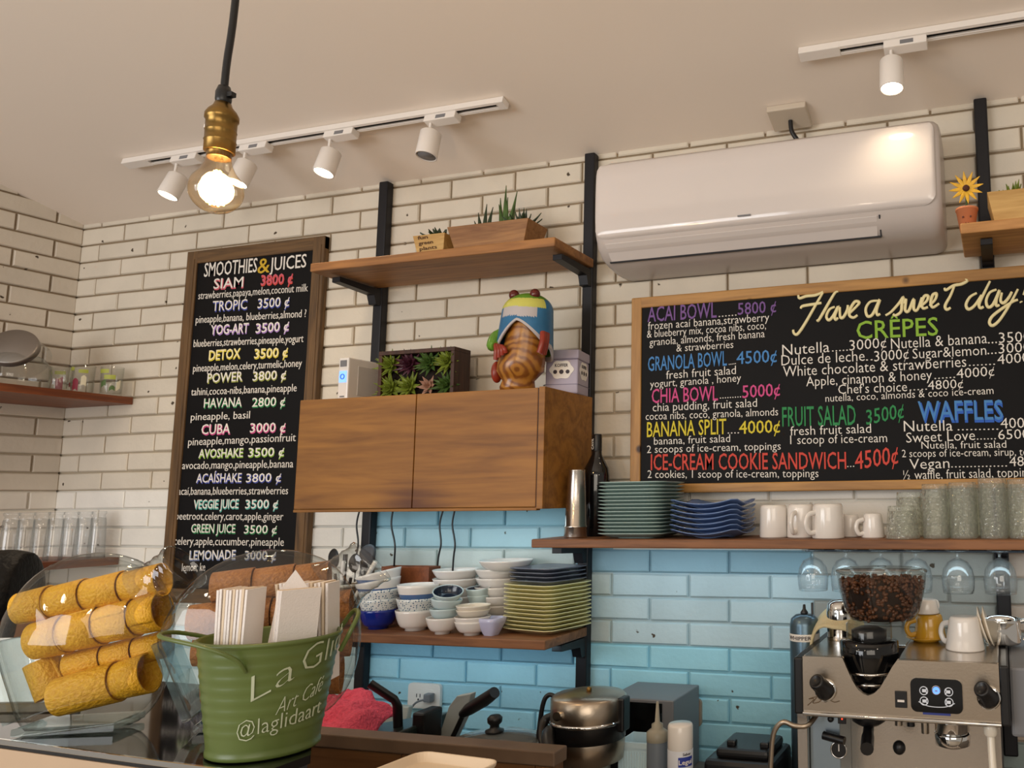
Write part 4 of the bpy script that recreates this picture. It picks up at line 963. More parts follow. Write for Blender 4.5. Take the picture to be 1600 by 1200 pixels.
# deep plates at the back
def stack(px, Y, r, h, zs, m, labs, g, foot=.5):
    x = X(px, 900, Y); pr = None
    for z, lab in zip(zs, labs):
        if pr is None: pr = bowl(x, Y, z, r, h, m, lab, g, foot=foot, curve=.5, name='deep_plate')
        else: dup(pr, lab, (x + jit(.0015), Y + jit(.001), z))
zt = at(715, 884, Y=-.09).z
stack(714, -.082, .066, .036, [z0 + k * .0245 for k in range(6)], M_porc, [f'{a} white deep plate of the left back stack' for a in ('lowest', 'second lowest', 'third lowest', 'third from top', 'second from top', 'topmost')], 'white deep plates behind the small bowls')
stack(779, -.072, .064, .038, [z0 + k * .0248 for k in range(6)], M_porc, [f'{a} white deep plate of the taller back stack, behind the square plates' for a in ('lowest', 'second lowest', 'third lowest', 'middle', 'second from top', 'topmost')], 'white deep plates behind the square plates')
bowl(X(791, 880, -.085), -.085, z0 + 6 * .0248 + .002, .075, .036, M_porc, 'wide white serving bowl topping the taller back stack', None, foot=.45, curve=.5, name='serving_bowl')
# wooden tray stood behind the bowls
xa, xb = X(607, 897, -.075), X(672, 900, -.075)
t = thing('wooden_box', 'reddish brown wooden box behind the blue bowl stacks', 'box', ((xa + xb) / 2, -.068, ZL))
hw = (xb - xa) / 2 + .01
MB().box(-hw, hw, -.026, -.02, 0, .165).box(-hw, hw, .02, .026, 0, .165).box(-hw, -hw + .006, -.02, .02, 0, .165).box(hw - .006, hw, -.02, .02, 0, .165).box(-hw + .006, hw - .006, -.02, .02, 0, .006).build('box_body', M_shelfred, t, bevel=.001)
# utensil jar
xu = X(535, 930, -.15)
t = thing('utensil_crock', 'speckled brown crock of spoons at the left end of the dish shelf', 'crock', (xu, -.15, ZL))
M_crock = mat('speckled_brown_glaze', '#5b4122', .3, var=.6, bscale=160)
MB().lathe([(0, 0), (.035, 0), (.052, .02), (.060, .055), (.054, .095), (.045, .112), (.046, .118), (.041, .118), (.041, .105), (.05, .09), (.052, .03), (0, .008)], 36).build('crock', M_crock, t)
MB().lathe([(.0455, .112), (.0475, .115), (.0475, .119), (.044, .120), (.041, .118)], 36).build('rim', M_cream, t)
def utensil(kind, base, tip, m, label):
    b = MB(); A, B = Vector(base), Vector(tip); d = (B - A).normalized()
    if kind == 'spoon':
        b.tube([A, A.lerp(B, .75)], [.004, .0045], 8)
        M = Matrix.Translation(B) @ rot_to(d); b.M = M
        b.ball((0, 0, 0), (.019, .006, .028), 16, 10, 0, lambda p: Vector((p.x, p.y + .004 * (1 - (p.x / .019) ** 2), p.z)))
    elif kind == 'ladle':
        b.tube([A, A.lerp(B, .8)], [.0045, .005], 8); b.M = Matrix.Translation(B) @ rot_to(d)
        b.ball((0, 0, 0), (.026, .012, .032), 18, 10, 0, lambda p: Vector((p.x, p.y + .009 * (1 - (p.x / .026) ** 2), p.z)))
    else: b.tube([A, A.lerp(B, .6), B], [.0045, .006, .0065], 8)
    o = b.build(kind if kind != 'handle' else 'utensil', m, loc=A); tag(o, label, 'utensil', 'utensils in the brown crock')
ub = Vector((xu, -.15, ZL + .012))
for kind, px, py, m, lab in (('spoon', 521, 872, M_blackp, 'black spoon leaning left in the brown crock'), ('handle', 540, 866, M_blackp, 'black utensil handle rising highest behind the crock'),
                             ('handle', 537, 876, M_porc, 'white utensil handle standing in the brown crock'), ('spoon', 553, 880, M_blackp, 'black spoon in the middle of the brown crock'),
                             ('ladle', 573, 868, M_darkgrey, 'large dark grey ladle leaning right in the brown crock'), ('handle', 587, 877, M_cream, 'cream handle leaning furthest right from the crock')):
    Yt = -.15 + random.uniform(-.02, .02)
    utensil(kind, ub + Vector(((px - 545) * .0003, random.uniform(-.015, .015), 0)), at(px, py, Y=Yt), m, lab)
# ------------------------------------------------------------------ long shelf
zc = ZC
x = X(900, 800, -.185)
t = thing('cocktail_shaker', 'tall tapered steel shaker at the left end of the long shelf', 'shaker', (x, -.185, zc))
MB().lathe([(0, 0), (.0295, 0), (.0305, .004), (.0292, .026), (.0305, .028), (.0305, .031), (.0288, .033), (.0222, .176), (.0228, .178), (.0215, .179), (0, .179)], 40).build('shaker_body', M_steel, t)
x = X(937, 760, -.085)
t = thing('wine_bottle', 'dark wine bottle with only its neck above the teal plates', 'bottle', (x - .01, -.085, zc))
MB().lathe([(0, 0), (.034, 0), (.037, .004), (.037, .165), (.034, .185), (.022, .208), (.0145, .224), (.0125, .245), (.0125, .258), (0, .258)], 32).build('glass_body', mat('dark_bottle_glass', '#0d0e12', .08, coat=.5), t)
MB().lathe([(.0128, .228), (.0136, .231), (.0136, .278), (.0128, .2805), (0, .2805)], 24).build('capsule', M_blackp, t)
b = MB(); letter(b, 'CAVA', (-.003, -.0138, .238), (-.003, -.0138, .268), .0065, (-1, 0, 0), (0, -1, 0), 0, .01, .0006); b.build('capsule_print', M_badge, t)
M_teal = mat('teal_glaze', '#a3bcb8', .24, coat=.3); M_bluep = mat('blue_glaze', '#6c88ba', .22, coat=.3)
xa, xb = X(928, 800, -.244), X(1032, 800, -.244); w_ = (xb - xa) / 2 - .001
proto = None
for k in range(15):
    lab = f'{ORD[k]} teal square plate from below in the tall stack on the long shelf' if k else 'lowest teal square plate of the tall stack on the long shelf'
    if k == 14: lab = 'topmost teal square plate, level with the bottom of the menu board'
    loc = ((xa + xb) / 2 + jit(.0012), -.244 + w_ + jit(.0012), zc + .0004 + k * .00925); rz = jit(.01)
    if not proto:
        proto = loft(plate_prof(w_, .0135), 32, 10).build('square_plate', M_teal); o = proto; o.location = loc; o.rotation_euler.z = rz; tag(o, lab, 'plate', 'teal square plates')
    else: dup(proto, lab, loc, (0, 0, rz))
xa, xb = X(1041, 800, -.240), X(1152, 800, -.240); w_ = (xb - xa) / 2 - .002
proto = None
for k in range(7):
    lab = f'{ORD[k]} blue wavy square plate from below beside the white mugs' if k else 'lowest blue wavy square plate beside the white mugs'
    if k == 6: lab = 'topmost blue wavy square plate with upturned corners'
    loc = ((xa + xb) / 2 + jit(.002), -.240 + w_ + jit(.002), zc + .0004 + k * .0122); rz = jit(.015)
    if not proto:
        proto = loft(plate_prof(w_, .012), 40, 9, .016).build('square_plate', M_bluep); o = proto; o.location = loc; o.rotation_euler.z = rz; tag(o, lab, 'plate', 'blue wavy square plates')
    else: dup(proto, lab, loc, (0, 0, rz))
def mug(px, Y, z, r, h, m, label, ang, group, taper=.94, name='mug', up=False, hs=1.0):
    x = X(px, 820, Y); t = thing(name, label, 'mug' if name == 'mug' else 'cup', (x, Y, z), (0, 0, ang), group)
    f = (lambda q: h - q) if not up else (lambda q: q)
    MB().lathe([(a, f(b)) for a, b in [(0, .0015), (r * taper * .86, .0), (r * taper * .96, .004), (r * taper, .010), (r, h - .003), (r - .0012, h), (r - .0035, h - .002), (r * taper - .004, .012), (0, .007)]], 36).build('body', m, t)
    k = r * .95
    pts = smooth([(k * .97, 0, f(h * .80)), (k + .016 * hs, 0, f(h * .82)), (k + .026 * hs, 0, f(h * .58)), (k + .019 * hs, 0, f(h * .32)), (k * .96, 0, f(h * .24))], 5)
    MB().tube(pts, .0048 * (.6 + .4 * hs), 10, flat=1.3).build('handle', m, t); return t
g = 'white mugs upturned on the long shelf'
mug(1209, -.15, zc, .036, .081, M_porc, 'leftmost upturned white mug, next to the blue plates', 2.2, g)
mug(1252, -.15, zc, .036, .082, M_porc, 'second upturned white mug from the blue plates, handle to the front', -1.75, g)
mug(1294, -.185, zc, .0395, .083, M_porc, 'largest upturned white mug with its round handle at front left', -2.35, g)
g = 'small white cups on the long shelf'
mug(1329, -.12, zc, .026, .055, M_porc, 'small upturned white cup half hidden behind the largest mug', .6, g, .8, 'cup', hs=.6)
mug(1364, -.16, zc, .0285, .058, M_porc, 'small upturned white cup with slanted handle beside the glasses', -2.5, g, .8, 'cup', hs=.7)
def tumbler(px, py, Y, z, r, h, m, label, group, taper=.88, cat='glass', inverted=True, name='drinking_glass', x=None):
    x = X(px, py, Y) if x is None else x
    f = (lambda q: h - q) if inverted else (lambda q: q)
    b = MB().lathe([(a, f(c)) for a, c in [(0, .0), (r * taper, 0), (r * taper + .001, .003), (r, h - .002), (r - .001, h), (r - .003, h - .002), (r * taper - .003, .012), (0, .011)]], 32)
    o = b.build(name, m); o.location = (x, Y, z); return tag(o, label, cat, group)
g = 'crackled glasses on the long shelf'
tumbler(1410, 820, -.195, zc, .040, .076, M_glassx, 'short wide upturned glass nearest the small white cups', g, .8)
tumbler(1422, 800, -.095, zc, .038, .108, M_glassx, 'upturned glass with dark base just behind the short wide one', g, .82)
tumbler(1462, 800, -.18, zc, .031, .126, M_glassx, 'tall crackled glass second from the short wide glass', g, .96)
tumbler(1505, 800, -.18, zc, .032, .129, M_glassx, 'tall crackled glass in the middle of the front row', g, .96)
tumbler(1552, 800, -.18, zc, .032, .138, M_glassx, 'tallest crackled glass, near the right edge of the view', g, .97)
tumbler(1598, 800, -.18, zc, .032, .134, M_glassx, 'crackled glass cut by the right edge of the view', g, .96)
tumbler(1487, 790, -.085, zc, .031, .122, M_glassx, 'crackled glass behind the gap right of the second tall glass', g, .95)
tumbler(1532, 790, -.085, zc, .031, .124, M_glassx, 'crackled glass behind the gap left of the tallest glass', g, .95)
tumbler(1577, 790, -.085, zc, .031, .124, M_glassx, 'crackled glass behind the gap right of the tallest glass', g, .95)
# stemmed glasses hanging from a rack under the long shelf
t = thing('glass_rack', 'dark wire rack for stemmed glasses under the long shelf', 'rack', (2.78, -.14, ZC - .022), group=None)
for yy in (-.016, .016): MB().tube([(-.07, yy, -.010), (.95, yy, -.010)], .0022, 6).build('rail', M_black, t)
for xx in (-.06, .44, .93): MB().tube([(xx, -.016, -.010), (xx, -.016, -.0005), (xx, .016, -.0005), (xx, .016, -.010)], .002, 6).build('hanger', M_black, t)
M_hang = glass('stemware_glass', (.985, .988, .99), (.82, .85, .87), refl=1.2, body=.03)
proto = None
for px, lab in ((1270, 'leftmost hanging stemmed glass, left of the bean hopper'), (1322, 'second hanging stemmed glass, above the left of the bean hopper'), (1376, 'hanging stemmed glass above the middle of the bean hopper'),
                (1431, 'hanging stemmed glass above the right rim of the bean hopper'), (1496, 'hanging stemmed glass just left of the right hand upright'), (1562, 'hanging stemmed glass in front of the right hand upright')):
    x = X(px, 880, -.14); loc = (x, -.14, ZC - .022 - .0105)
    pr = [(0, .004), (.027, .003), (.028, .0015), (.027, 0), (.005, -.002), (.0035, -.008), (.0035, -.014), (.01, -.017), (.024, -.024), (.034, -.040), (.0385, -.062), (.0375, -.082), (.0355, -.096), (.0345, -.0955), (.0365, -.08), (.0372, -.062), (.033, -.042), (.023, -.0265), (.009, -.019), (0, -.018)]
    if proto is None:
        proto = MB().lathe([(a, b) for a, b in pr], 32).build('stemmed_glass', M_hang); proto.location = loc; tag(proto, lab, 'glass', 'stemmed glasses hanging under the long shelf')
    else: dup(proto, lab, loc)
# ------------------------------------------------------------------ left corner shelf
zs = 2.0
jx = Vector((.045, -.245, zs))
t = thing('storage_jar', 'big glass jar with a tilted grey metal lid on the left corner shelf', 'jar', jx)
b = MB().lathe([(0, 0), (.075, 0), (.088, .012), (.092, .05), (.088, .085), (.07, .112), (.05, .125)], 40); b.build('jar_body', M_glassjar, t)
ax = Vector((.5, -.70, .40)).normalized()
lc = Vector((.012, -.022, .142)); b = MB(); b.M = Matrix.Translation(lc) @ rot_to(ax)
b.lathe([(0, .014), (.064, .014), (.068, .011), (.069, .009), (.069, -.008), (.066, -.008)], 44); b.build('lid', mat('dull_metal_lid', '#8d8680', .38, .85), t)
b = MB(); b.M = Matrix.Translation(lc) @ rot_to(ax); b.lathe([(.064, -.004), (.063, -.022), (.07, -.045), (.078, -.07)], 40); b.build('neck', M_glassjar, t)
def printed(px, py, Y, label, cols):
    x = max(-.03, X(px, py, Y)); t = thing('printed_glass', label, 'glass', (x, Y, zs), group='small printed glasses on the left corner shelf')
    MB().lathe([(0, 0), (.030, 0), (.031, .003), (.033, .1), (.0322, .101), (.031, .1), (.0288, .01), (0, .009)], 30).build('tumbler', M_glass, t)
    b = MB(); n = 24
    for k, (za, zb, a0, a1, mi) in enumerate(cols):
        vs = []
        for i in range(n + 1):
            a = a0 + (a1 - a0) * i / n
            for z in (za, zb): r = .0312 + .002 * z / .1 + .0006; vs.append((r * cos(a), r * sin(a), z + (.004 * sin(a * 9) if mi != 0 else 0)))
        b.add(vs, [(2 * i, 2 * i + 2, 2 * i + 3, 2 * i + 1) for i in range(n)], mi)
    b.build('print', [M_pg, M_pr, M_pw, M_pd], t)
M_pg = mat('lime_print', '#a9b04a', .5); M_pr = mat('crimson_print', '#8e1f38', .5); M_pw = mat('white_print', '#ded8c0', .5); M_pd = mat('green_print', '#4f6a34', .5)
printed(97, 585, -.105, 'printed glass with a crimson patch, left of the three', [(.078, .090, -2.2, -1.5, 0), (.074, .086, -1.2, -.3, 0), (.012, .062, -1.05, -.45, 1), (.016, .055, -2.0, -1.5, 2), (.03, .045, .1, .6, 1)])
printed(130, 588, -.115, 'printed glass with red and white pattern, middle of the three', [(.080, .092, -2.3, -1.4, 0), (.072, .084, -1.0, -.2, 0), (.012, .050, -1.5, -.95, 1), (.028, .06, -.75, -.3, 2), (.03, .06, -2.4, -2.0, 3)])
printed(175, 590, -.06, 'printed glass with lime leaves, at the wall end of the shelf', [(.076, .090, -1.9, -.9, 0), (.055, .07, -1.3, -.3, 0), (.03, .05, -1.6, -1.1, 3), (.016, .03, -.8, -.3, 3), (.02, .05, -.2, .2, 2)])
(lambda *a, **k: None)(152, 590, -.09, zs, .029, .092, M_glass, 'plain clear tumbler between the printed glasses', 'plain tumblers on the left corner shelf', .9, inverted=False, x=min(.18, X(153, 590, -.125)))
tumbler(72, 590, -.2, zs, .028, .085, M_glass, 'plain clear tumbler right beside the big lidded jar', 'plain tumblers on the left corner shelf', .9, inverted=False, x=.175)
# upturned tall glasses on the lower corner shelf
zs2 = 1.445; proto = None
gl = [(151, -.055, 'rightmost tall upturned glass below the left corner shelf'), (129, -.09, 'second tall upturned glass from the right on the lower corner shelf'), (108, -.125, 'third tall upturned glass from the right on the lower corner shelf'),
      (84, -.165, 'fourth tall upturned glass from the right on the lower corner shelf'), (62, -.20, 'fifth tall upturned glass from the right on the lower corner shelf'), (38, -.24, 'sixth tall upturned glass from the right on the lower corner shelf'),
      (14, -.28, 'tall upturned glass at the left edge of the view')]
for px, Y, lab in gl:
    x = X(px, 850, Y) - .0
    loc = (x, Y, zs2)
    if proto is None:
        proto = MB().lathe([(0, .158), (.0195, .158), (.021, .155), (.0205, .150), (.0165, .145), (.021, .13), (.023, .09), (.0252, .02), (.0256, 0), (.0244, 0), (.024, .02), (.0215, .09), (.019, .135), (0, .138)], 30).build('tall_glass', M_glassx if False else M_hang)
        proto.location = loc; tag(proto, lab, 'glass', 'tall upturned glasses on the lower corner shelf')
    else: dup(proto, lab, loc)
# ------------------------------------------------------------------ work counter and partition
M_quartz = mat('grey_worktop', '#6f655c', .4, var=.12, bscale=30)
M_front = wood('brown_counter_front', '#77522f', '#5a3a1e', 'X', 1.0, .5)
ZW = .93
t = thing('work_counter', 'grey work counter along the back wall carrying the machines', 'counter', (2.4, -.31, 0))
MB().box(-1.3, 1.35, -.29, .295, .895, ZW).build('worktop', M_quartz, t, bevel=.003)
MB().box(-1.28, 1.33, -.26, .29, .0, .895).build('base_cabinet', M_front, t)
YP = -.66
zp = at(660, 1158, Y=YP).z; xr = at(868, 1180, Y=YP).x
t = thing('counter_partition', 'brown wooden partition with a grey ledge in front of the cooking appliances', 'partition', (1.75, YP, 0))
MB().box(1.05 - 1.75, xr - 1.75, -.004, .045, zp - .028, zp).build('ledge', mat('dull_brown_ledge', '#6d5846', .55, var=.15, bscale=12), t, bevel=.003)
xs_ = [1.055, at(627, 1180, Y=YP).x, at(836, 1190, Y=YP).x, xr - .003]
for a, b_ in zip(xs_, xs_[1:]): MB().box(a - 1.75 + .001, b_ - 1.75 - .001, .0, .02, .06, zp - .029).build('front_panel', M_front, t, bevel=.001)
MB().box(1.06 - 1.75, xr - 1.756, .021, .04, 0, zp - .029).build('back_board', M_front, t)
# sockets
def socket(px, py, m, label, plug):
    p = at(px, py, Y=-.006); t = thing('wall_socket', label, 'socket', (p.x, 0, p.z))
    MB().prism(rrect(-.056, .056, -.036, .036, .012), -.011, -.0005, 'Y').build('cover_plate', m, t, bevel=.002)
    MB().prism(rrect(-.03, .03, -.02, .02, .006), -.0125, -.011, 'Y').build('socket_face', m, t)
    b = MB()
    for x in (-.024, -.012): b.box(x - .0012, x + .0012, -.0132, -.0124, -.004, .006)
    b.ball((-.018, -.0128, -.01), (.003, .001, .003), 10, 6); b.build('slots', M_blackp, t)
    return p
p = socket(664, 1087, M_white, 'white wall socket with a grey plug between the press levers', 0)
t = thing('power_plug', 'grey plug and lead in the socket between the press levers', 'plug', (p.x + .028, -.013, p.z))
MB().box(-.012, .012, -.022, -.0005, -.012, .012).build('plug_body', M_grey, t, bevel=.003)
MB().tube(smooth([(-.008, -.02, -.004), (-.03, -.03, -.012), (-.055, -.035, -.045), (-.085, -.04, -.085), (-.09, -.05, -.145)], 5), .003, 7).build('lead', M_grey, t)
p = socket(1066, 1112, mat('beige_socket', '#a69684', .5), 'beige wall socket with a black plug right of the steel box', 0)
t = thing('power_plug', 'black plug in the beige socket behind the white spray can', 'plug', (p.x + .012, -.013, p.z))
MB().box(-.016, .014, -.028, -.0005, -.013, .011).build('plug_body', M_blackp, t, bevel=.003)
MB().tube(smooth([(-.012, -.02, -.004), (-.035, -.03, 0), (-.05, -.03, -.05), (-.045, -.04, -.15)], 5), .0035, 7).build('lead', M_blackp, t)
# pale tray standing behind the press
xa, xb = at(560, 1110, Y=-.12).x, at(632, 1110, Y=-.12).x; zt = at(600, 1103, Y=-.12).z
t = thing('plastic_tray', 'pale grey tray standing behind the red cloth', 'tray', ((xa + xb) / 2, -.12, ZW))
hw = (xb - xa) / 2
MB().hexa([(-hw, -.012, 0), (hw, -.012, 0), (hw, .012, 0), (-hw, .012, 0)], [(-hw - .006, .01, zt - ZW), (hw + .006, .01, zt - ZW), (hw + .006, .03, zt - ZW), (-hw - .006, .03, zt - ZW)]).build('tray_body', mat('pale_grey_tray', '#a9a79c', .5), t, bevel=.004)
# sandwich press
xa, xb = at(515, 1140, Y=-.42).x, at(668, 1140, Y=-.42).x; zt = at(640, 1128, Y=-.42).z
t = thing('sandwich_press', 'dark green black sandwich press with a bent black lever, half under the red cloth', 'press', ((xa + xb) / 2, -.42, ZW))
hw = (xb - xa) / 2; h = zt - ZW
M_press = mat('dark_green_black_enamel', '#1d2725', .3)
MB().box(-hw, hw, -.12, .14, .012, h * .45).build('base', M_press, t, bevel=.008)
MB().hexa([(-hw + .01, -.115, h * .5), (hw - .005, -.115, h * .5), (hw - .005, .13, h * .5), (-hw + .01, .13, h * .5)], [(-hw + .03, -.10, h * .72), (hw - .015, -.09, h), (hw - .015, .12, h), (-hw + .03, .12, h * .72)]).build('lid', M_press, t, bevel=.006)
for sx in (-1, 1):
    for sy in (-.1, .12): MB().cyl((sx * (hw - .02), sy, 0), (sx * (hw - .02), sy, .014), .012, n=14).build('foot', M_blackp, t)
q = lambda px, py, Y: at(px, py, Y=Y) - Vector(((xa + xb) / 2, -.42, ZW))
MB().tube([q(622, 1142, -.42), q(621, 1102, -.44), q(616, 1093, -.445), q(578, 1068, -.47)], .008, 10, flat=1.6).build('lever', M_blackp, t)
MB().box(hw - .03, hw + .004, -.02, .05, h * .5, h + .028).build('hinge_block', M_blackp, t, bevel=.006)
# red cloth
xa, xb = at(488, 1120, Y=-.50).x, at(610, 1120, Y=-.42).x; zc0 = at(540, 1141, Y=-.56).z
def cl(u, v):
    x = xa + (xb - xa) * u; y = -.56 + .17 * v
    zz = zc0 - .010 + .052 * min(1, v * 1.7) * (1 - .50 * u) + .006 * sin(9 * u + 4 * v) + .008 * sin(14 * v + 3 * u) * (1 - u) + .004 * sin(22 * u - 9 * v)
    return Vector((x + .012 * sin(6 * v), y + .012 * sin(7 * u), zz - .03 * max(0, u - .85) / .15))
o = MB().surf(cl, 36, 22).build('red_cloth', mat('red_terry_cloth', '#ea5872', .9, bump=.8, bscale=140, var=.12), loc=((xa + xb) / 2, -.48, zc0), solid=.006)
tag(o, 'crumpled red cloth lying over the left of the sandwich press', 'cloth')
# brown jar
x = at(677, 1130, Y=-.2).x; zt = at(677, 1114, Y=-.2).z - ZW
t = thing('brown_jar', 'round amber brown jar between the black press and the silver lever', 'jar', (x, -.2, ZW))
M_amber = mat('amber_glaze', '#6a4414', .2, coat=.3)
MB().lathe([(0, 0), (.022, 0), (.026, .01), (.026, zt * .5), (.03, zt * .7), (.024, zt * .93), (0, zt)], 28).build('jar_body', M_amber, t)
MB().lathe([(.0275, zt * .52), (.0285, zt * .54), (.0275, zt * .56)], 28).build('band', M_brass, t)
# waffle press with silver and black lever
xw = at(716, 1160, Y=-.36).x
t = thing('waffle_press', 'waffle press with a broad silver lever and angled black grip', 'press', (xw, -.30, ZW))
MB().box(-.045, .085, .0, .14, .01, .085).build('base', M_blackp, t, bevel=.008)
for sx in (-.04, .06): MB().cyl((sx, .03, 0), (sx, .03, .012), .012, n=12).build('foot', M_blackp, t)
q = lambda px, py, Y: at(px, py, Y=Y) - Vector((xw, -.30, ZW))
A = [q(680, 1166, -.36), q(704, 1166, -.36), q(729, 1114, -.385), q(736, 1084, -.40), q(713, 1088, -.40), q(701, 1104, -.39)]
b = MB(); n = len(A); vs = [p for p in A] + [p + Vector((.004, .016, .002)) for p in A]
b.add(vs, [tuple(range(n)), tuple(range(2 * n - 1, n - 1, -1))] + [(i, (i + 1) % n, n + (i + 1) % n, n + i) for i in range(n)], 0, False); b.build('lever_arm', mat('pale_grey_enamel', '#b4bcbc', .35), t, bevel=.002)
MB().tube([q(722, 1116, -.385), q(733, 1108, -.395), q(758, 1093, -.41), q(773, 1082, -.42)], [.009, .0145, .0155, .0135], 14).build('grip', M_blackp, t)
MB().tube([q(698, 1170, -.37), q(713, 1140, -.375), q(726, 1112, -.385)], .006, 8).build('lever_edge', M_blackp, t)
# glass lidded pan
pc2 = at(772, 1164, Y=-.44); rp = .118
t = thing('frying_pan', 'low pan with a glass lid and a black knob behind the partition', 'pan', (pc2.x, -.44, ZW))
zl = at(775, 1163, Y=-.44).z - ZW
MB().lathe([(0, 0), (rp * .85, 0), (rp * .9, .008), (rp, zl - .008), (rp + .004, zl - .006), (rp - .003, zl - .004), (rp * .87, .012), (0, .012)], 44).build('pan_body', M_darkgrey, t)
M_lid = glass('smoky_lid_glass', (.7, .78, .8), (.35, .42, .46), refl=1.2, body=.12)
MB().lathe([(rp, zl), (rp * .93, zl + .006), (rp * .7, zl + .016), (rp * .35, zl + .023), (.012, zl + .025)], 44).build('glass_lid', M_lid, t)
MB().lathe([(rp + .002, zl - .004), (rp + .005, zl), (rp + .001, zl + .003), (rp - .003, zl)], 44).build('lid_rim', M_steel, t)
MB().lathe([(.012, zl + .024), (.020, zl + .026), (.021, zl + .031), (.011, zl + .035), (.010, zl + .042), (.016, zl + .048), (.017, zl + .058), (.011, zl + .064), (0, zl + .065)], 28).build('knob', M_blackp, t)
# ------------------------------------------------------------------ round waffle maker
YM = -.40
xm = at(920, 1110, Y=YM).x; rm = (at(977, 1110, Y=YM).x - at(864, 1110, Y=YM).x) / 2 * .93
zA, zB, zC_, zD = [at(920, v, Y=YM).z - ZW for v in (1084, 1122, 1152, 1184)]
t = thing('waffle_maker', 'round stainless waffle maker with a black rotating handle', 'waffle maker', (xm, YM, ZW))
MB().lathe([(0, zA + .006), (rm * .5, zA + .005), (rm * .93, zA), (rm, zA - .006), (rm, zB + .002), (rm * .99, zB)], 48).build('lid', M_steel2, t)
MB().lathe([(rm * 1.0, zB + .003), (rm * 1.03, zB + .001), (rm * 1.03, zB - .003), (rm, zB - .005)], 48).build('lid_rim', M_chrome, t)
MB().lathe([(rm * .97, zB - .002), (rm * .985, zC_ + .002), (0, zC_)], 48).build('plate_housing', M_blackp, t)
MB().lathe([(rm * .96, zC_ + .003), (rm * .97, zC_ - .004), (rm * .93, zD), (rm * .6, zD - .012), (rm * .6, .01), (rm * .9, .006), (rm * .9, 0), (0, 0)], 48).build('base', M_steel2, t)
b = MB(); b.tube([(rm * cos(a) * .99 - .0, rm * sin(a) * .99, (zA + zB) / 2) for a in (-1.95, -1.9)], .001, 4)
MB().cyl((-.03, -rm * .965, (zA + zB) / 2 - .003), (-.03, -rm * .965 - .007, (zA + zB) / 2 - .003), .010, n=20).build('thermostat_lamp', M_chrome, t)
MB().lathe([(0, zA + .005), (.006, zA + .006), (.006, zA + .014), (0, zA + .016)], 16).build('vent_cap', M_brass, t)
b = MB().tube(smooth([(-rm * .75, -rm * .72, zB - .012), (-rm * .55, -rm * 1.12, zB - .022), (-rm * .28, -rm * 1.45, zB - .045), (-rm * .1, -rm * 1.7, zB - .062)], 4), [.010, .012] + [.0145] * 10 + [.0165], 14)
b.build('handle', M_blackp, t)
b = MB().tube(smooth([(-rm * .93, -rm * .3, zB + .004), (-rm * 1.12, -rm * .38, zB - .006), (-rm * .95, -rm * .7, zB - .035), (-rm * .72, -rm * .8, zB - .06), (-rm * .68, -rm * .82, zB - .10)], 4), .006, 8, flat=1.8); b.build('swivel_arm', M_blackp, t)
b = MB().tube(smooth([(-rm * .98, 0, zA - .012), (-rm * 1.22, 0, zA - .008), (-rm * 1.36, -.005, zA - .03), (-rm * 1.45, -.01, zA - .11), (-rm * 1.46, -.01, zA - .16)], 5), .0055, 8); b.build('cable', M_blackp, t)
MB().box(rm * .90, rm * 1.12, -.018, .018, zB - .022, zA - .002).build('hinge', M_blackp, t, bevel=.004)
MB().hexa([(-rm * .85, -rm * .7, .02), (-rm * .3, -rm * 1.02, .02), (-rm * .3, -rm * .9, .02), (-rm * .85, -rm * .58, .02)], [(-rm * .8, -rm * .72, zC_ + .01), (-rm * .75, -rm * .74, zC_ + .014), (-rm * .75, -rm * .62, zC_ + .014), (-rm * .8, -rm * .6, zC_ + .01)]).build('side_bracket', M_grey, t)
# steel box, white basket, bottles
xa, xb = at(948, 1088, Y=-.20).x, at(1052, 1092, Y=-.20).x; zt = at(1010, 1093, Y=-.20).z
t = thing('steel_box', 'low steel sided box with a dark front behind the waffle maker', 'appliance', ((xa + xb) / 2, -.12, ZW))
hw = (xb - xa) / 2
MB().box(-hw, hw, -.078, .10, .0, zt - ZW).build('casing', M_grey, t, bevel=.003)
MB().box(-hw + .008, hw - .03, -.0805, -.0785, .02, zt - ZW - .008).build('dark_front', M_blackg, t)
xa, xb = at(972, 1180, Y=-.34).x, at(1020, 1180, Y=-.34).x; zt = at(990, 1160, Y=-.36).z
t = thing('white_basket', 'bright white ribbed plastic basket beside the squeeze bottle', 'basket', ((xa + xb) / 2, -.32, ZW))
hw = (xb - xa) / 2; hh = zt - ZW; M_bask = mat('white_ribbed_plastic', '#d6eef6', .4)
MB().box(-hw, hw, -.04, -.037, 0, hh).box(-hw, hw, .037, .04, 0, hh).box(-hw, -hw + .003, -.037, .037, 0, hh).box(hw - .003, hw, -.037, .037, 0, hh).box(-hw + .003, hw - .003, -.037, .037, 0, .004).build('basket_body', M_bask, t)
b = MB()
for i in range(12): b.box(-hw + hw * 2 * (i + .3) / 12, -hw + hw * 2 * (i + .6) / 12, -.0425, -.04, .01, hh - .02)
b.box(-hw - .003, hw + .003, -.044, -.04, hh - .012, hh); b.build('ribs', M_bask, t)
x = at(1027, 1160, Y=-.45).x; z1_, z2_ = at(1027, 1131, Y=-.45).z - ZW, at(1027, 1096, Y=-.45).z - ZW
t = thing('squeeze_bottle', 'grey squeeze bottle with a pointed nozzle beside the spray can', 'bottle', (x, -.45, ZW)); r = .0225
MB().lathe([(0, 0), (r * .95, 0), (r, .006), (r, z1_ - .035), (r * .9, z1_ - .025), (0, z1_ - .025)], 28).build('bottle_body', mat('grey_translucent_plastic', '#6d7680', .35), t)
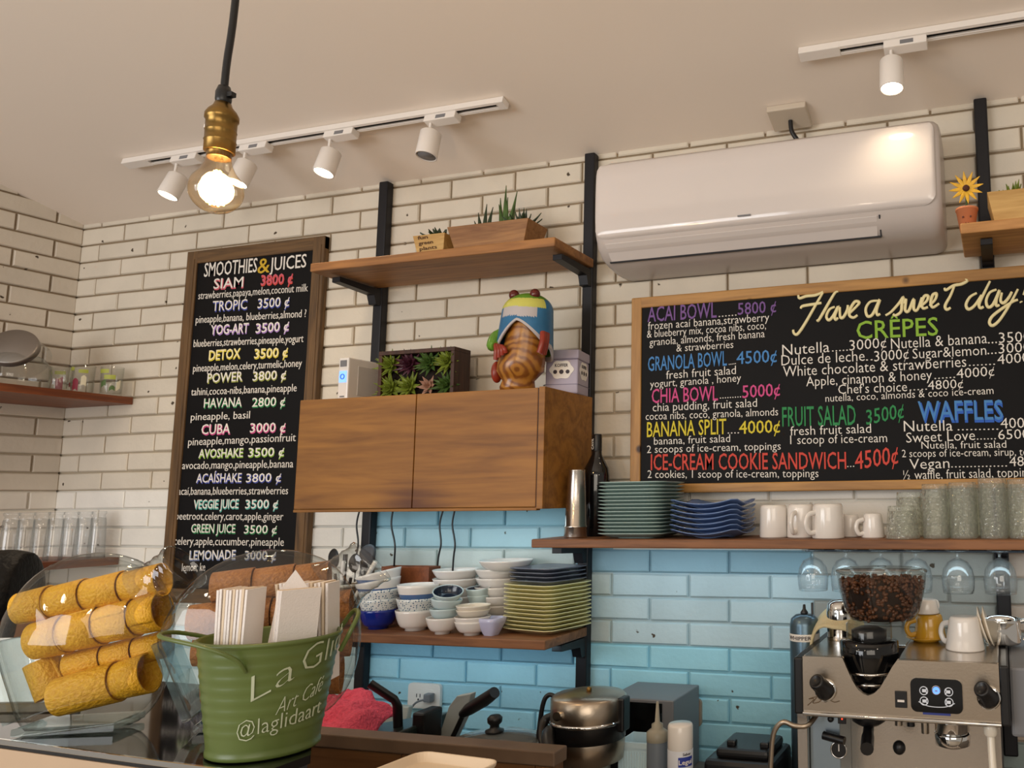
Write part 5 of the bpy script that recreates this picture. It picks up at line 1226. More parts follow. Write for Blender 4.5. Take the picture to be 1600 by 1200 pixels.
MB().lathe([(r * .96, z1_ - .036), (r * 1.02, z1_ - .034), (r * 1.02, z1_ - .016), (r * .8, z1_ - .012), (r * .55, z1_ - .008), (r * .55, z1_), (r * .25, z1_ + .004), (.0025, z2_), (0, z2_)], 28).build('nozzle_cap', mat('beige_cap', '#9a9484', .4), t)
x = at(1063, 1160, Y=-.50).x; z1_ = at(1063, 1130, Y=-.50).z - ZW; zc1 = at(1063, 1169, Y=-.50).z - ZW; r = (at(1083, 1150, Y=-.5).x - at(1043, 1150, Y=-.5).x) / 2 * .93
t = thing('spray_can', 'white capped spray can with a blue label in front of the beige socket', 'can', (x, -.50, ZW))
MB().lathe([(0, 0), (r, 0), (r, zc1), (r * .9, zc1 + .002)], 32).build('can_body', mat('white_can', '#cfd3dc', .35), t)
MB().lathe([(r * .97, zc1), (r, zc1 + .002), (r * .98, z1_ - .004), (r * .9, z1_), (0, z1_ + .001)], 32).build('cap', M_porc, t)
b = MB(); n = 14
for za, zb, mi in ((zc1 - .030, zc1 - .011, 0),):
    vs = []
    for i in range(n + 1):
        a = -1.35 + 1.25 * i / n
        vs += [((r + .0004) * cos(a), (r + .0004) * sin(a), za), ((r + .0004) * cos(a), (r + .0004) * sin(a), zb)]
    b.add(vs, [(2 * i, 2 * i + 2, 2 * i + 3, 2 * i + 1) for i in range(n)], mi)
b.build('label', mat('blue_label', '#2a3c9a', .4), t)
def on_cyl(mb, body, a0, a1, z0_, z1b, h, rad, mi=0, weight=.01, taper=0.0, thick=.0006, shear=0.0):
    "letters wrapped round an upright (conical) wall, from angle a0 to a1"
    vs, fs, x0, x1 = glyphs(body, weight, shear); sy = h / .70; out = []
    for v in vs:
        u = (v.x - x0) / (x1 - x0); a = a0 + (a1 - a0) * u; z = z0_ + (z1b - z0_) * u + v.y * sy
        rr = rad + taper * z + thick * (1 + v.z / .01) * .5; out.append((rr * cos(a), rr * sin(a), z))
    mb.add(out, fs, mi, False)
b = MB(); on_cyl(b, 'Legui', -1.30, -.2, zc1 - .025, zc1 - .025, .009, r + .0004); b.build('label_print', M_badge, t)
b = MB(); on_cyl(b, 'Sabor', -1.0, -.3, zc1 - .008, zc1 - .008, .005, r + .0002); b.build('small_print', M_ink, t)
# blender base
xa, xb = at(1100, 1172, Y=-.42).x, at(1208, 1172, Y=-.42).x; zt = at(1155, 1160, Y=-.36).z - ZW
t = thing('blender_base', 'black blender base with a dial, left of the espresso machine', 'blender', ((xa + xb) / 2, -.34, ZW)); hw = (xb - xa) / 2
MB().hexa([(-hw * 1.05, -.10, 0), (hw * 1.05, -.10, 0), (hw * 1.05, .09, 0), (-hw * 1.05, .09, 0)], [(-hw, -.085, zt - .02), (hw, -.085, zt - .02), (hw, .075, zt - .02), (-hw, .075, zt - .02)]).build('housing', M_blackp, t, bevel=.01)
MB().box(-hw * .72, hw * .82, -.07, .06, zt - .021, zt).build('jar_pad', M_blackp, t, bevel=.008)
for sx in (-.35, .62): MB().box(hw * sx - .010, hw * sx + .010, -.05, -.03, zt - .002, zt + .012).build('pad_lug', M_blackp, t, bevel=.004)
MB().cyl((0, -.094, zt - .062), (0, -.112, zt - .064), .016, .014, 20).build('dial', M_blackp, t)
MB().box(-hw * .75, hw * .75, -.0975, -.09, zt - .098, zt - .035).build('control_plate', M_darkgrey, t, bevel=.003)
for sx in (-.55, .5): MB().box(hw * sx - .012, hw * sx + .012, -.1, -.096, zt - .068, zt - .05).build('switch', M_blackp, t, bevel=.002)
# ------------------------------------------------------------------ espresso machine
EX, EY = 2.97, -.50
t = thing('espresso_machine', 'stainless espresso machine with a built-in grinder and blue lit buttons', 'espresso machine', (EX, EY, ZW))
def ex(px, py, Y=EY): v = at(px, py, Y=Y); return (v.x - EX, v.z - ZW)
xl, zt_ = ex(1254, 1030); xr_ = ex(1560, 1034)[0]; zb_ = ex(1400, 1122)[1]; ztop = .375
nl = [ex(1316, 1032), ex(1322, 1042), ex(1331, 1062), ex(1340, 1077), ex(1348, 1084), ex(1356, 1087), ex(1365, 1084), ex(1374, 1076), ex(1385, 1058), ex(1394, 1042), ex(1402, 1034)]
nl[0] = (nl[0][0], ztop); nl[-1] = (nl[-1][0], ztop)
poly = [(xl, zb_), (xr_, zb_), (xr_, ztop)] + nl[::-1] + [(xl, ztop)]
MB().prism(poly, .0, .012, 'Y').build('front_panel', M_steel2, t, bevel=.003)
MB().box(xl, nl[0][0], .0125, .40, ztop - .006, ztop).box(nl[-1][0], xr_, .0125, .40, ztop - .006, ztop).box(nl[0][0], nl[-1][0], .16, .40, ztop - .006, ztop).build('cup_tray', M_steel, t, bevel=.002)
xo, xq = ex(1240, 1070)[0], ex(1577, 1070)[0]
MB().box(xo, xl, .0, .42, zb_ - .004, ztop - .003).build('side_cheek', M_blackp, t, bevel=.004)
MB().box(xr_, xq, .0, .42, zb_ - .004, ztop - .003).build('side_cheek', M_blackp, t, bevel=.004)
MB().box(xq + .0005, xq + .06, .03, .40, zb_ - .03, ztop - .010).build('side_housing', M_grey, t, bevel=.006)
MB().tube([(xl, -.002, zb_ - .001), (xr_, -.002, zb_ - .001)], .0045, 10).build('lower_trim', M_chrome, t)
MB().box(xl + .003, xr_ - .003, .18, .41, .01, ztop - .008).build('inner_body', M_darkgrey, t)
MB().box(xl + .004, xr_ - .004, .172, .1795, .02, zb_ + .01).build('back_splash', M_steel, t)
MB().box(xo + .004, xq - .004, -.02, .41, .0, .03).build('drip_tray', M_steel, t, bevel=.003)
cx1, cx2 = ex(1247, 1150, -.46)[0], ex(1300, 1150, -.46)[0]
MB().box(cx1, cx1 + .022, .03, .17, .03, zb_ - .004).build('side_column', M_steel, t, bevel=.002)
MB().box(cx1 + .0225, cx1 + .085, .05, .17, .03, zb_ - .004).build('gauge_column', mat('blue_grey_steel', '#9fb0bd', .3, .9), t, bevel=.002)
gx, gz = ex(1311, 1171, -.452)
MB().lathe([(0, 0), (.0185, 0), (.0185, .004), (.0155, .005)], 28).build('x', M_chrome, t) if False else None
b = MB(); b.M = Matrix.Translation((gx, .049, gz)) @ Matrix.Rotation(pi / 2, 4, 'X'); b.lathe([(.0165, 0), (.0175, .004), (.0155, .006), (.0145, .004)], 30); b.build('gauge_ring', M_chrome, t)
MB().disc((gx, .0465, gz), .0148, 24, 0, (0, -1, 0)).build('gauge_dial', M_blackp, t)
MB().box(gx - .001, gx + .001, .0455, .0462, gz - .003, gz + .011).build('gauge_needle', M_white, t)
MB().ball((gx - .016, .047, gz + .058), (.0065, .005, .0065)).build('indicator_button', M_blackp, t)
MB().box(gx - .001, gx + .016, .046, .05, gz + .05, gz + .07).build('power_switch', M_blackp, t, bevel=.001)
MB().ball((gx + .008, .045, gz + .060), .0016, 8, 6).build('red_lamp', mat('red_lamp', '#ff3a20', .4, emit=3), t)
MB().tube([(gx - .03, .04, gz + .028), (gx + .015, .03, gz + .022)], .0085, 12).build('purge_handle', M_blackp, t)
gh = ex(1358, 1150, -.42)
MB().lathe([(0, 0), (.030, 0), (.034, -.012), (.034, -.026), (.022, -.034), (0, -.034)], 32, c=(gh[0], .08, zb_ - .002)).build('grinder_chute', M_blackp, t)
MB().tube(smooth([(gh[0], .08, zb_ - .04), (gh[0] + .004, .04, zb_ - .05), (gh[0] + .01, -.01, zb_ - .058)], 4), [.011] * 4 + [.013] * 5, 12).build('holder_fork', M_blackp, t)
gh = ex(1488, 1150, -.42)
MB().lathe([(0, 0), (.038, 0), (.038, -.012), (.034, -.014), (.034, -.034), (.030, -.037), (0, -.037)], 36, c=(gh[0], .08, zb_ - .003)).build('group_head', M_chrome, t)
MB().lathe([(0, -.037), (.033, -.037), (.035, -.040), (.034, -.06), (.02, -.066), (0, -.066)], 36, c=(gh[0], .08, zb_ - .003)).build('portafilter', M_chrome, t)
MB().tube(smooth([(gh[0], .045, zb_ - .05), (gh[0] - .012, -.01, zb_ - .056), (gh[0] - .03, -.09, zb_ - .062)], 4), [.009] * 3 + [.012] * 6, 12).build('portafilter_handle', M_blackp, t) if False else None
for k, px in enumerate((1405, 1424, 1446)):
    g_ = ex(px, 1150, -.40); MB().tube([(g_[0], .10, zb_ - .006), (g_[0], .10, zb_ - .040 - .012 * (k == 2))], .008, 12).build('brew_pipe', M_steel2 if k != 1 else M_blackp, t)
MB().ball((ex(1405, 1168, -.42)[0], .08, ex(1405, 1168, -.42)[1]), (.013, .012, .014)).build('spout_knob', M_blackp, t)
wx = ex(1548, 1150, -.47)[0]
MB().lathe([(0, 0), (.009, 0), (.013, -.008), (.013, -.022), (.010, -.026)], 20, c=(wx, .03, zb_ - .004)).build('steam_valve', M_cream, t)
MB().tube(smooth([(wx, .03, zb_ - .025), (wx + .001, .02, zb_ - .07), (wx + .004, .0, zb_ - .13), (wx + .004, -.01, zb_ - .19)], 4), .0075, 12).build('steam_wand', M_cream, t)
# hot water wand curling out to the left
wp = [Vector((ex(a, b_, -.50)[0], c_, ex(a, b_, -.50)[1])) for a, b_, c_ in ((1272, 1122, .03), (1262, 1133, .0), (1243, 1133, -.005), (1226, 1127, -.005), (1214, 1136, -.005), (1208, 1155, -.005), (1205, 1200, -.005))]
MB().tube(smooth(wp, 5), .0052, 12).build('water_wand', M_steel2, t)
# controls
def knob(px, py):
    kx, kz = ex(px, py); ax = Vector((-.28, -.72, .55)).normalized(); b = MB(); b.M = Matrix.Translation((kx, -.002, kz)) @ rot_to(ax)
    b.lathe([(0, -.004), (.0195, -.004), (.0195, .004), (.0165, .007), (.0155, .036), (.0145, .040), (.011, .041), (.010, .039), (0, .039)], 28); b.build('knob', M_blackp, t)
    b = MB(); b.M = Matrix.Translation((kx, -.0005, kz)) @ Matrix.Rotation(pi / 2, 4, 'X'); b.lathe([(.019, 0), (.0225, .001), (.0215, .004), (.018, .0045)], 28); b.build('knob_collar', M_chrome, t)
knob(1290, 1078); knob(1545, 1090)
d0, d1 = ex(1424, 1111), ex(1503, 1062)
MB().prism(rrect(d0[0], d1[0], d0[1], d1[1], .012), -.0035, -.0002, 'Y').build('display', M_blackg, t, bevel=.001)
dcx, dcz = (d0[0] + d1[0]) / 2, (d0[1] + d1[1]) / 2
b = MB()
for sx in (-1, 1):
    for sz in (-1, 1):
        c_ = (dcx + sx * .0235, dcz + sz * .0095 - .001)
        b.tube([(c_[0] + .0075 * cos(a * pi / 10), -.0042, c_[1] + .0075 * sin(a * pi / 10)) for a in range(21)], .0009, 5)
        b.box(c_[0] - .003, c_[0] + .003, -.0045, -.0036, c_[1] - .0028, c_[1] + .0028)
        b.tube([(c_[0] - sx * .010 + .006 * sx * cos(a), -.0042, c_[1] + .006 * sin(a)) for a in [-1 + k * .4 for k in range(6)]], .0012, 5)
b.tube(smooth([(dcx - .034, -.0042, dcz - .012), (dcx - .015, -.0042, dcz - .0195), (dcx + .015, -.0042, dcz - .0195), (dcx + .034, -.0042, dcz - .012)], 5), .0008, 5)
b.build('button_symbols', mat('button_white', '#c9ccd2', .4, emit=.25), t)
MB().disc((dcx, -.0039, dcz + .010), .0068, 24, 0, (0, -1, 0)).build('blue_button', mat('blue_button', '#5a8cff', .4, emit=1.5), t)
b = MB(); b.tube([(dcx + .008 * cos(a * pi / 10), -.0042, dcz + .0105 + .008 * sin(a * pi / 10)) for a in range(21)], .0008, 5); b.box(dcx - .0025, dcx + .0025, -.0046, -.0042, dcz + .008, dcz + .0105); b.build('button_ring', M_steel, t)
s0, s1 = ex(1399, 1105), ex(1417, 1080)
MB().box(s0[0], s1[0], -.003, -.0002, s0[1], s1[1]).build('rocker_switch', M_blackp, t, bevel=.001)
MB().box(s0[0] + .005, s1[0] - .005, -.0042, -.003, s0[1] + .011, s0[1] + .015).build('rocker_mark', M_white, t)
e0 = ex(1452, 1114); MB().box(e0[0] - .012, e0[0] + .04, -.0016, -.0002, e0[1] - .003, e0[1] + .002).build('blue_sticker', mat('blue_sticker', '#2c3a86', .4), t)
lg = [ex(1262, 1102), ex(1272, 1092), ex(1264, 1092), ex(1276, 1089), ex(1270, 1098), ex(1279, 1097), ex(1284, 1094), ex(1290, 1097), ex(1296, 1094), ex(1304, 1097), ex(1312, 1095)]
MB().tube(smooth([(a, -.0006, b_) for a, b_ in lg], 4), .0009, 5).build('script_badge', mat('badge_bronze', '#6f5c46', .4, .6), t)
# grinder column with hopper
gxc, gyc = ex(1360, 1050, -.42)[0] + EX, -.425
grx = gxc - EX; gry = gyc - EY
MB().lathe([(0, zt_ - .075), (.030, zt_ - .075), (.045, zt_ - .05), (.056, zt_ - .02), (.060, zt_ + .0), (.060, zt_ + .028), (.056, zt_ + .031), (0, zt_ + .031)], 44, c=(grx, gry, 0)).build('grinder_collar', M_blackg, t)
for zz, rr in ((zt_ - .030, .0535), (zt_ - .052, .0455)): MB().lathe([(rr - .002, zz - .003), (rr + .003, zz - .0015), (rr + .003, zz + .0015), (rr - .002, zz + .003)], 40, c=(grx, gry, 0)).build('collar_ring', M_chrome, t)
M_smoke = glass('smoked_hopper_plastic', (.9, .89, .86), (.55, .55, .52), refl=.9)
MB().lathe([(.047, zt_ + .0315), (.047, zt_ + .062), (.043, zt_ + .066)], 40, c=(grx, gry, 0)).build('hopper_neck', M_smoke, t)
MB().lathe([(0, zt_ + .0315), (.036, zt_ + .0315), (.036, zt_ + .05), (.02, zt_ + .056), (0, zt_ + .056)], 32, c=(grx, gry, 0)).build('burr_housing', M_blackp, t)
hc = at(1378, 930, Y=-.40)
t2 = thing('bean_hopper', 'clear bowl shaped bean hopper on top of the espresso machine', 'hopper', (hc.x, -.40, 0))
zr, zb2 = at(1378, 893, Y=-.40).z, at(1378, 970, Y=-.40).z
rt = (at(1448, 893, Y=-.40).x - at(1309, 893, Y=-.40).x) / 2; rb_ = (at(1432, 965, Y=-.4).x - at(1326, 965, Y=-.4).x) / 2 * .93
hp = [(rt * .5, zb2), (rt * .72, zb2 + .006), (rt * .83, zb2 + .022), (rt * .90, zb2 + .045), (rt * .965, zr - .03), (rt, zr)]
MB().lathe(hp, 48).build('bowl', M_smoke, t2)
MB().lathe([(rt, zr - .002), (rt + .003, zr), (rt + .002, zr + .004), (rt * .9, zr + .006), (0, zr + .007)], 48).build('lid', M_smoke, t2)
b = MB(); rr = random.Random(4); z0b, z1b_ = zb2 + .006, zr - .014
def rad(z):
    for (ra, za), (rb3, zb3) in zip(hp[1:], hp[2:]):
        if za <= z <= zb3: return ra + (rb3 - ra) * (z - za) / (zb3 - za)
    return rb_
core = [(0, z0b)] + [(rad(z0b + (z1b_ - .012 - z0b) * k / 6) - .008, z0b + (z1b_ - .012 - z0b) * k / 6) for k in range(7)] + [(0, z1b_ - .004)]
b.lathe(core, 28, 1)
for k in range(620):
    z = z0b + (z1b_ - z0b) * rr.random() ** .8; a = rr.uniform(0, 2 * pi)
    if k > 430: z = z1b_ - .008 + rr.uniform(-.004, .008); q_ = (rad(z) - .008) * sqrt(rr.random())
    else: q_ = rad(z) - .0065 - .002 * rr.random()
    b.M = Matrix.Translation((q_ * cos(a), q_ * sin(a), z)) @ Matrix.Rotation(rr.uniform(0, 6), 4, Vector((rr.uniform(-1, 1), rr.uniform(-1, 1), rr.uniform(-1, 1))).normalized())
    b.ball((0, 0, 0), (.0058, .0042, .0034), 8, 5, 0)
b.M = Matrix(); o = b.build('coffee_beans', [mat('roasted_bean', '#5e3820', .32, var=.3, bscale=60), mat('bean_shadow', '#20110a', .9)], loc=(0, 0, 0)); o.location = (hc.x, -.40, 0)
tag(o, 'roasted coffee beans filling the clear hopper', 'coffee beans', kind='stuff')
# things on the machine
ZE = ZW + ztop
x = at(1316, 1000, Y=-.29).x
t = thing('milk_jug', 'small upturned chrome jug at the left on the espresso machine', 'jug', (x, -.29, ZE))
MB().lathe([(.033, 0), (.034, .002), (.0325, .012), (.034, .02), (.0345, .06), (.031, .078), (.022, .085), (0, .087)], 36).build('jug_body', M_chrome, t)
path = smooth([at(1263, 1027, Y=-.29), at(1262, 1000, Y=-.29), at(1270, 975, Y=-.29), at(1284, 960, Y=-.29), at(1300, 954, Y=-.29), at(1322, 954, Y=-.29), at(1337, 964, Y=-.29), at(1344, 985, Y=-.29)], 4)
b = MB(); m_ = len(path)
def cl2(u, v):
    p = path[min(m_ - 1, round(u * (m_ - 1)))]; return Vector((p.x + .003 * sin(9 * v) + .022 * (1 - v) * (1 - u), -.345 + .10 * v + .004 * sin(8 * u), p.z + .004 * sin(5 * v + 6 * u) - .030 * (1 - v) ** 2 * min(1, u * 1.6)))
o = MB().surf(cl2, m_ - 1, 10).build('cream_cloth', mat('cream_cloth', '#d8c9a0', .9, bump=.4, bscale=300), loc=(x, -.29, ZE), solid=.005)
tag(o, 'folded cream cloth draped over the upturned chrome jug', 'cloth')
g = 'cups on top of the espresso machine'
x = at(1447, 1000, Y=-.28).x
t = thing('saucer', 'yellow saucer under the yellow cup on the espresso machine', 'saucer', (x, -.28, ZE))
MB().lathe([(0, 0), (.026, 0), (.030, .003), (.043, .009), (.0435, .0105), (.030, .006), (0, .004)], 40).build('saucer_dish', mat('yellow_cup_glaze', '#c9982c', .2, coat=.4), t)
M_ylw = bpy.data.materials['yellow_cup_glaze']
mug(1447, -.28, ZE + .0065, .0355, .052, M_ylw, 'upturned yellow cup with its handle to the left on the espresso machine', 3.6, g, .80, 'cup', hs=.75)
mug(1443, -.28, ZE + .060, .0285, .030, M_porc, 'white cup stacked upside down on the yellow cup', .9, g, .82, 'cup', hs=.35)
mug(1500, -.36, ZE, .040, .066, M_porc, 'wide upturned white cup in the middle of the machine top', 2.6, g, .78, 'cup', hs=.8)
for k, (px, tl) in enumerate(((1527, .30), (1534, .26))):
    x = at(px, 1000, Y=-.33).x
    b = MB(); b.M = Matrix.Translation((x + .006, -.33 + k * .004, ZE + .041)) @ Matrix.Rotation(-tl, 4, 'Y') @ Matrix.Rotation(pi / 2, 4, 'Y')
    b.lathe([(0, 0), (.024, 0), (.028, .003), (.041, .008), (.0415, .0095), (.028, .006), (0, .004)], 36)
    o = b.build('saucer', M_cream, loc=(x, -.33, ZE)); tag(o, ('white saucer leaning on edge beside the wide white cup', 'cream saucer leaning on edge against the steel pitcher')[k], 'saucer', 'saucers leaning on edge on the espresso machine')
x = at(1556, 995, Y=-.27).x; hp_ = at(1556, 966, Y=-.27).z - ZE
t = thing('milk_pitcher', 'tall polished steel milk pitcher on the espresso machine', 'pitcher', (x + .012, -.27, ZE)); r = .041
MB().lathe([(0, 0), (r * .96, 0), (r, .004), (r, hp_ * .6), (r * .98, hp_ - .006), (r * 1.06, hp_), (r * 1.03, hp_), (r * .95, hp_ - .008), (r * .95, .01), (0, .008)], 44).build('pitcher_body', M_chrome, t)
MB().tube(smooth([(r * .98, .0, hp_ * .9), (r + .022, 0, hp_ * .98), (r + .032, 0, hp_ * .8), (r + .026, 0, hp_ * .4), (r + .004, 0, hp_ * .15)], 5), .005, 10).build('handle', M_chrome, t)
# grey siphon bottle left of the machine
x = at(1254, 990, Y=-.30).x; za_, zb3 = at(1254, 962, Y=-.30).z - ZW, at(1254, 1026, Y=-.30).z - ZW
t = thing('siphon_bottle', 'blue grey steel bottle with a white band behind the left of the espresso machine', 'bottle', (x, -.28, ZW)); r = .034
xk = x - .0
MB().lathe([(0, 0), (r * .98, 0), (r, .004), (r, za_ - .022), (r * .9, za_ - .008), (r * .6, za_), (0, za_ + .002)], 36).build('bottle_body', mat('blue_grey_metal', '#5d7280', .3, .8), t)
b = MB(); on_cyl(b, 'ISI GOURMET' if False else 'WHIPPER', -2.6, -.9, za_ - .052, za_ - .052, .008, r + .0006); b.build('band_print', M_ink, t)
MB().lathe([(r + .0003, za_ - .056), (r + .0005, za_ - .055), (r + .0005, za_ - .041), (r + .0003, za_ - .04)], 36).build('white_band', M_badge, t)
MB().lathe([(0, za_), (.008, za_), (.009, za_ + .005), (.004, za_ + .012), (.003, za_ + .022), (0, za_ + .023)], 16).build('valve', M_blackp, t)
MB().cyl((.018, .004, za_ - .004), (.018, .004, za_ + .026), .0028, n=10).build('charger_pin', M_darkgrey, t)
# ------------------------------------------------------------------ front display case
ZF = 1.32
fa = Vector((1.902, -1.337, 0)); fb = Vector((2.288, -1.361, 0)); ang = math.atan2(fb.y - fa.y, fb.x - fa.x)
t = thing('display_case', 'front counter case with a glossy black top, chrome edge and beige front', 'display case', (fb.x, fb.y, 0), (0, 0, ang))
x0, x1 = -1.25, .072
Ri = Matrix.Rotation(-ang, 4, 'Z')
def loc2(x, y): v = Ri @ (Vector((x, y, 0)) - Vector((fb.x, fb.y, 0))); return (v.x, v.y)
def plan(y0_, inset=0.0):                                     # the case ends in a chamfered corner by the bucket
    a = loc2(2.362 - inset * .9, -1.293 + inset * .2); c = loc2(2.112 - inset * .9, -1.036 + inset * .1)
    return [(x0 + inset, y0_), (x1 - inset, y0_), a, (c[0], c[1] - inset), (x0 + inset, c[1] - .016 - inset)]
MB().prism(plan(.004), ZF - .0102, ZF, 'Z').build('black_top', M_blackg, t, bevel=.001)
MB().box(x0, x1, -.001, .0038, ZF - .006, ZF + .0008).build('chrome_edge', M_chrome, t, bevel=.001)
MB().box(x0, x1, .001, .0038, ZF - .0105, ZF - .0062).build('dark_groove', M_blackp, t)
MB().box(x0, x1, -.0005, .0118, .05, ZF - .0108).build('front_panel', mat('beige_laminate', '#c2a88c', .35, var=.05, bscale=5), t)
MB().prism(plan(.012, .006), .05, ZF - .0104, 'Z').build('case_body', M_darkgrey, t)
MB().prism(plan(.03, .02), 0, .05, 'Z').build('plinth', M_blackp, t)
# side stand with the beige tray
c = at(672, 1195, Z=1.318)
t = thing('side_stand', 'dark stand beside the display case under the beige tray', 'stand', (c.x + .03, c.y - .06, 0), (0, 0, .08))
MB().box(-.10, .10, -.10, .10, 0, .02).build('foot_plate', M_blackp, t, bevel=.003)
MB().cyl((0, 0, .02), (0, 0, 1.300), .03, n=24).build('column', M_blackp, t)
b = MB(); M_bg = mat('beige_tray', '#d8c4aa', .45)
corners = [at(665, 1173, Z=1.32), at(778, 1187, Z=1.32)]
ux = (corners[1] - corners[0]); wd = ux.length; ux.normalize(); vy = (at(560, 1202, Z=1.32) - at(655, 1172, Z=1.32)); vy = (vy - ux * vy.dot(ux)).normalized()
t = thing('beige_tray', 'beige rounded tray at the bottom edge, right of the green bucket', 'tray', (corners[0] + corners[1]) / 2 + vy * .10 + Vector((0, 0, -.018)), (0, 0, math.atan2(ux.y, ux.x)))
def rr3(w_, d_, r, z): return [(x, y, z) for x, y in rrect(-w_, w_, -d_, d_, r, 5)]
b = MB(); rings = [rr3(.052, .092, .012, 0), rr3(.060, .100, .016, .014), rr3(.061, .101, .017, .018), rr3(.058, .098, .014, .018), rr3(.052, .092, .010, .008)]
n = len(rings[0]); vs = sum(rings, [])
b.add(vs, [(k * n + i, k * n + (i + 1) % n, (k + 1) * n + (i + 1) % n, (k + 1) * n + i) for k in range(4) for i in range(n)] + [tuple(range(n - 1, -1, -1)), tuple(range(4 * n, 5 * n))], 0, False)
b.build('tray_body', M_bg, t, bevel=.001)
# ------------------------------------------------------------------ glass jars lying tilted, full of waffle cones
def jar_outline():
    pts = [(60, 1143), (130, 1143), (198, 1141), (226, 1118), (241, 1085), (248, 1045), (248, 1005), (241, 965), (226, 930), (203, 902), (170, 885), (130, 879), (88, 887), (52, 910), (25, 945), (9, 985), (6, 1012), (18, 1050), (34, 1092), (48, 1128)]
    return [((x - 137) * .000905, (1143 - y) * .000905) for x, y in pts]
def jar_mesh(b, mi, shrink, H, cu, cv):
    o = jar_outline(); sm = smooth([(u, v, 0) for u, v in o + [o[0]]], 3)[:-1]; n = len(sm); vs = []; ks = 11
    for k in range(ks):
        w = -1 + 2 * k / (ks - 1); s = (1 - abs(w) ** 2.3 * .66) * shrink
        for p in sm:
            u, v = cu + (p.x - cu) * s, cv + (p.y - cv) * s; vs.append((u, w * H * shrink, max(v, .0005)))
    b.add(vs, [(k * n + i, k * n + (i + 1) % n, (k + 1) * n + (i + 1) % n, (k + 1) * n + i) for k in range(ks - 1) for i in range(n)], mi)
    for k in (0, ks - 1):
        ring = vs[k * n:(k + 1) * n]; c = Vector((cu, ring[0][1] * 1.07, cv)); o_ = [c] + ring
        b.add(o_, [(0, 1 + i, 1 + (i + 1) % n) for i in range(n)], mi)
def make_jar(loc, yaw, sc, label, H=.054):
    t = thing('cookie_jar', label, 'jar', loc, (0, 0, yaw)); t.scale = (sc[0], 1, sc[1])
    cu, cv = -.008, .120
    b = MB(); jar_mesh(b, 0, 1.0, H, cu, cv); b.build('jar_body', M_glassjar, t)
    b = MB(); jar_mesh(b, 0, .94, H, cu, cv); b.build('inner_wall', M_glassin, t)
    b = MB(); d = Vector((cos(.69), 0, sin(.69))); b.M = Matrix.Translation((cu, 0, cv)) @ rot_to(d)
    b.lathe([(.044, .098), (.036, .112), (.0345, .120), (.0358, .123), (.0345, .127), (.0345, .132), (.0358, .135), (.0345, .139), (.0345, .145), (.0372, .149), (.0372, .153), (.0345, .154)], 40); b.build('threaded_neck', M_glassneck, t)
    o = jar_outline(); b = MB()
    for i0, i1 in ((0, 2), (16, 19)):
        A, B = Vector((o[i0][0], 0, o[i0][1])), Vector((o[i1][0], 0, o[i1][1])); nn = (Vector((cu, 0, cv)) - (A + B) / 2).normalized() * .011
        b.prism([(A.x, A.z + .0006), (B.x, B.z + .0006), (B.x + nn.x, B.z + nn.z), (A.x + nn.x, A.z + nn.z)], -H * .62, H * .62, 'Y')
    b.build('thick_edge', M_glasshd, t, bevel=.003)
    return t
M_glassneck = glass('neck_glass', (.98, .985, .98), (.5, .53, .51), refl=1.8)
M_glassin = glass('inner_glass', (.99, .992, .99), (.88, .9, .89), refl=.2)
fw3 = Vector((-.2656, .9557, 0)).normalized()
L1 = at(134, 1139, Z=ZF); L1.z = ZF + .001
jar1 = make_jar(L1, .40, (.99, .99), 'glass jar of yellow waffle cones at the left end of the black counter')
L2 = at(300, 1150, Z=ZF); yaw2 = .62
L2 = L2 + Vector((cos(yaw2), sin(yaw2), 0)) * .0767 + Vector((-sin(yaw2), cos(yaw2), 0)) * .040; L2.z = ZF + .001
jar2 = make_jar(L2, yaw2, (1.12, .99), 'glass jar of brown waffle cones behind the green bucket')
def cone_mat(name, c1_, c2_):
    m = mat(name, c1_, .5); p = P(m); tc = N(m, 'ShaderNodeTexCoord'); n1 = N(m, 'ShaderNodeTexNoise'); n1.inputs['Scale'].default_value = 6; n1.inputs['Detail'].default_value = 3
    mp = N(m, 'ShaderNodeMapping'); mp.inputs['Rotation'].default_value = (.5, .4, .7); mp.inputs['Scale'].default_value = (1, 1, 2)
    L(m, tc.outputs['Object'], mp.inputs[0]); L(m, mp.outputs[0], n1.inputs['Vector'])
    r = N(m, 'ShaderNodeValToRGB'); r.color_ramp.elements[0].position = .32; r.color_ramp.elements[1].position = .7
    r.color_ramp.elements[0].color = lin(c2_); r.color_ramp.elements[1].color = lin(c1_); L(m, n1.outputs['Fac'], r.inputs['Fac']); L(m, r.outputs['Color'], p.inputs['Base Color'])
    bp = N(m, 'ShaderNodeBump'); bp.inputs['Strength'].default_value = .3; bp.inputs['Distance'].default_value = .04; L(m, n1.outputs['Fac'], bp.inputs['Height']); L(m, bp.outputs['Normal'], p.inputs['Normal'])
    return m
M_c1 = cone_mat('yellow_wafer', '#f0b92c', '#dda11c'); M_c2 = cone_mat('brown_wafer', '#b4773a', '#935a28')
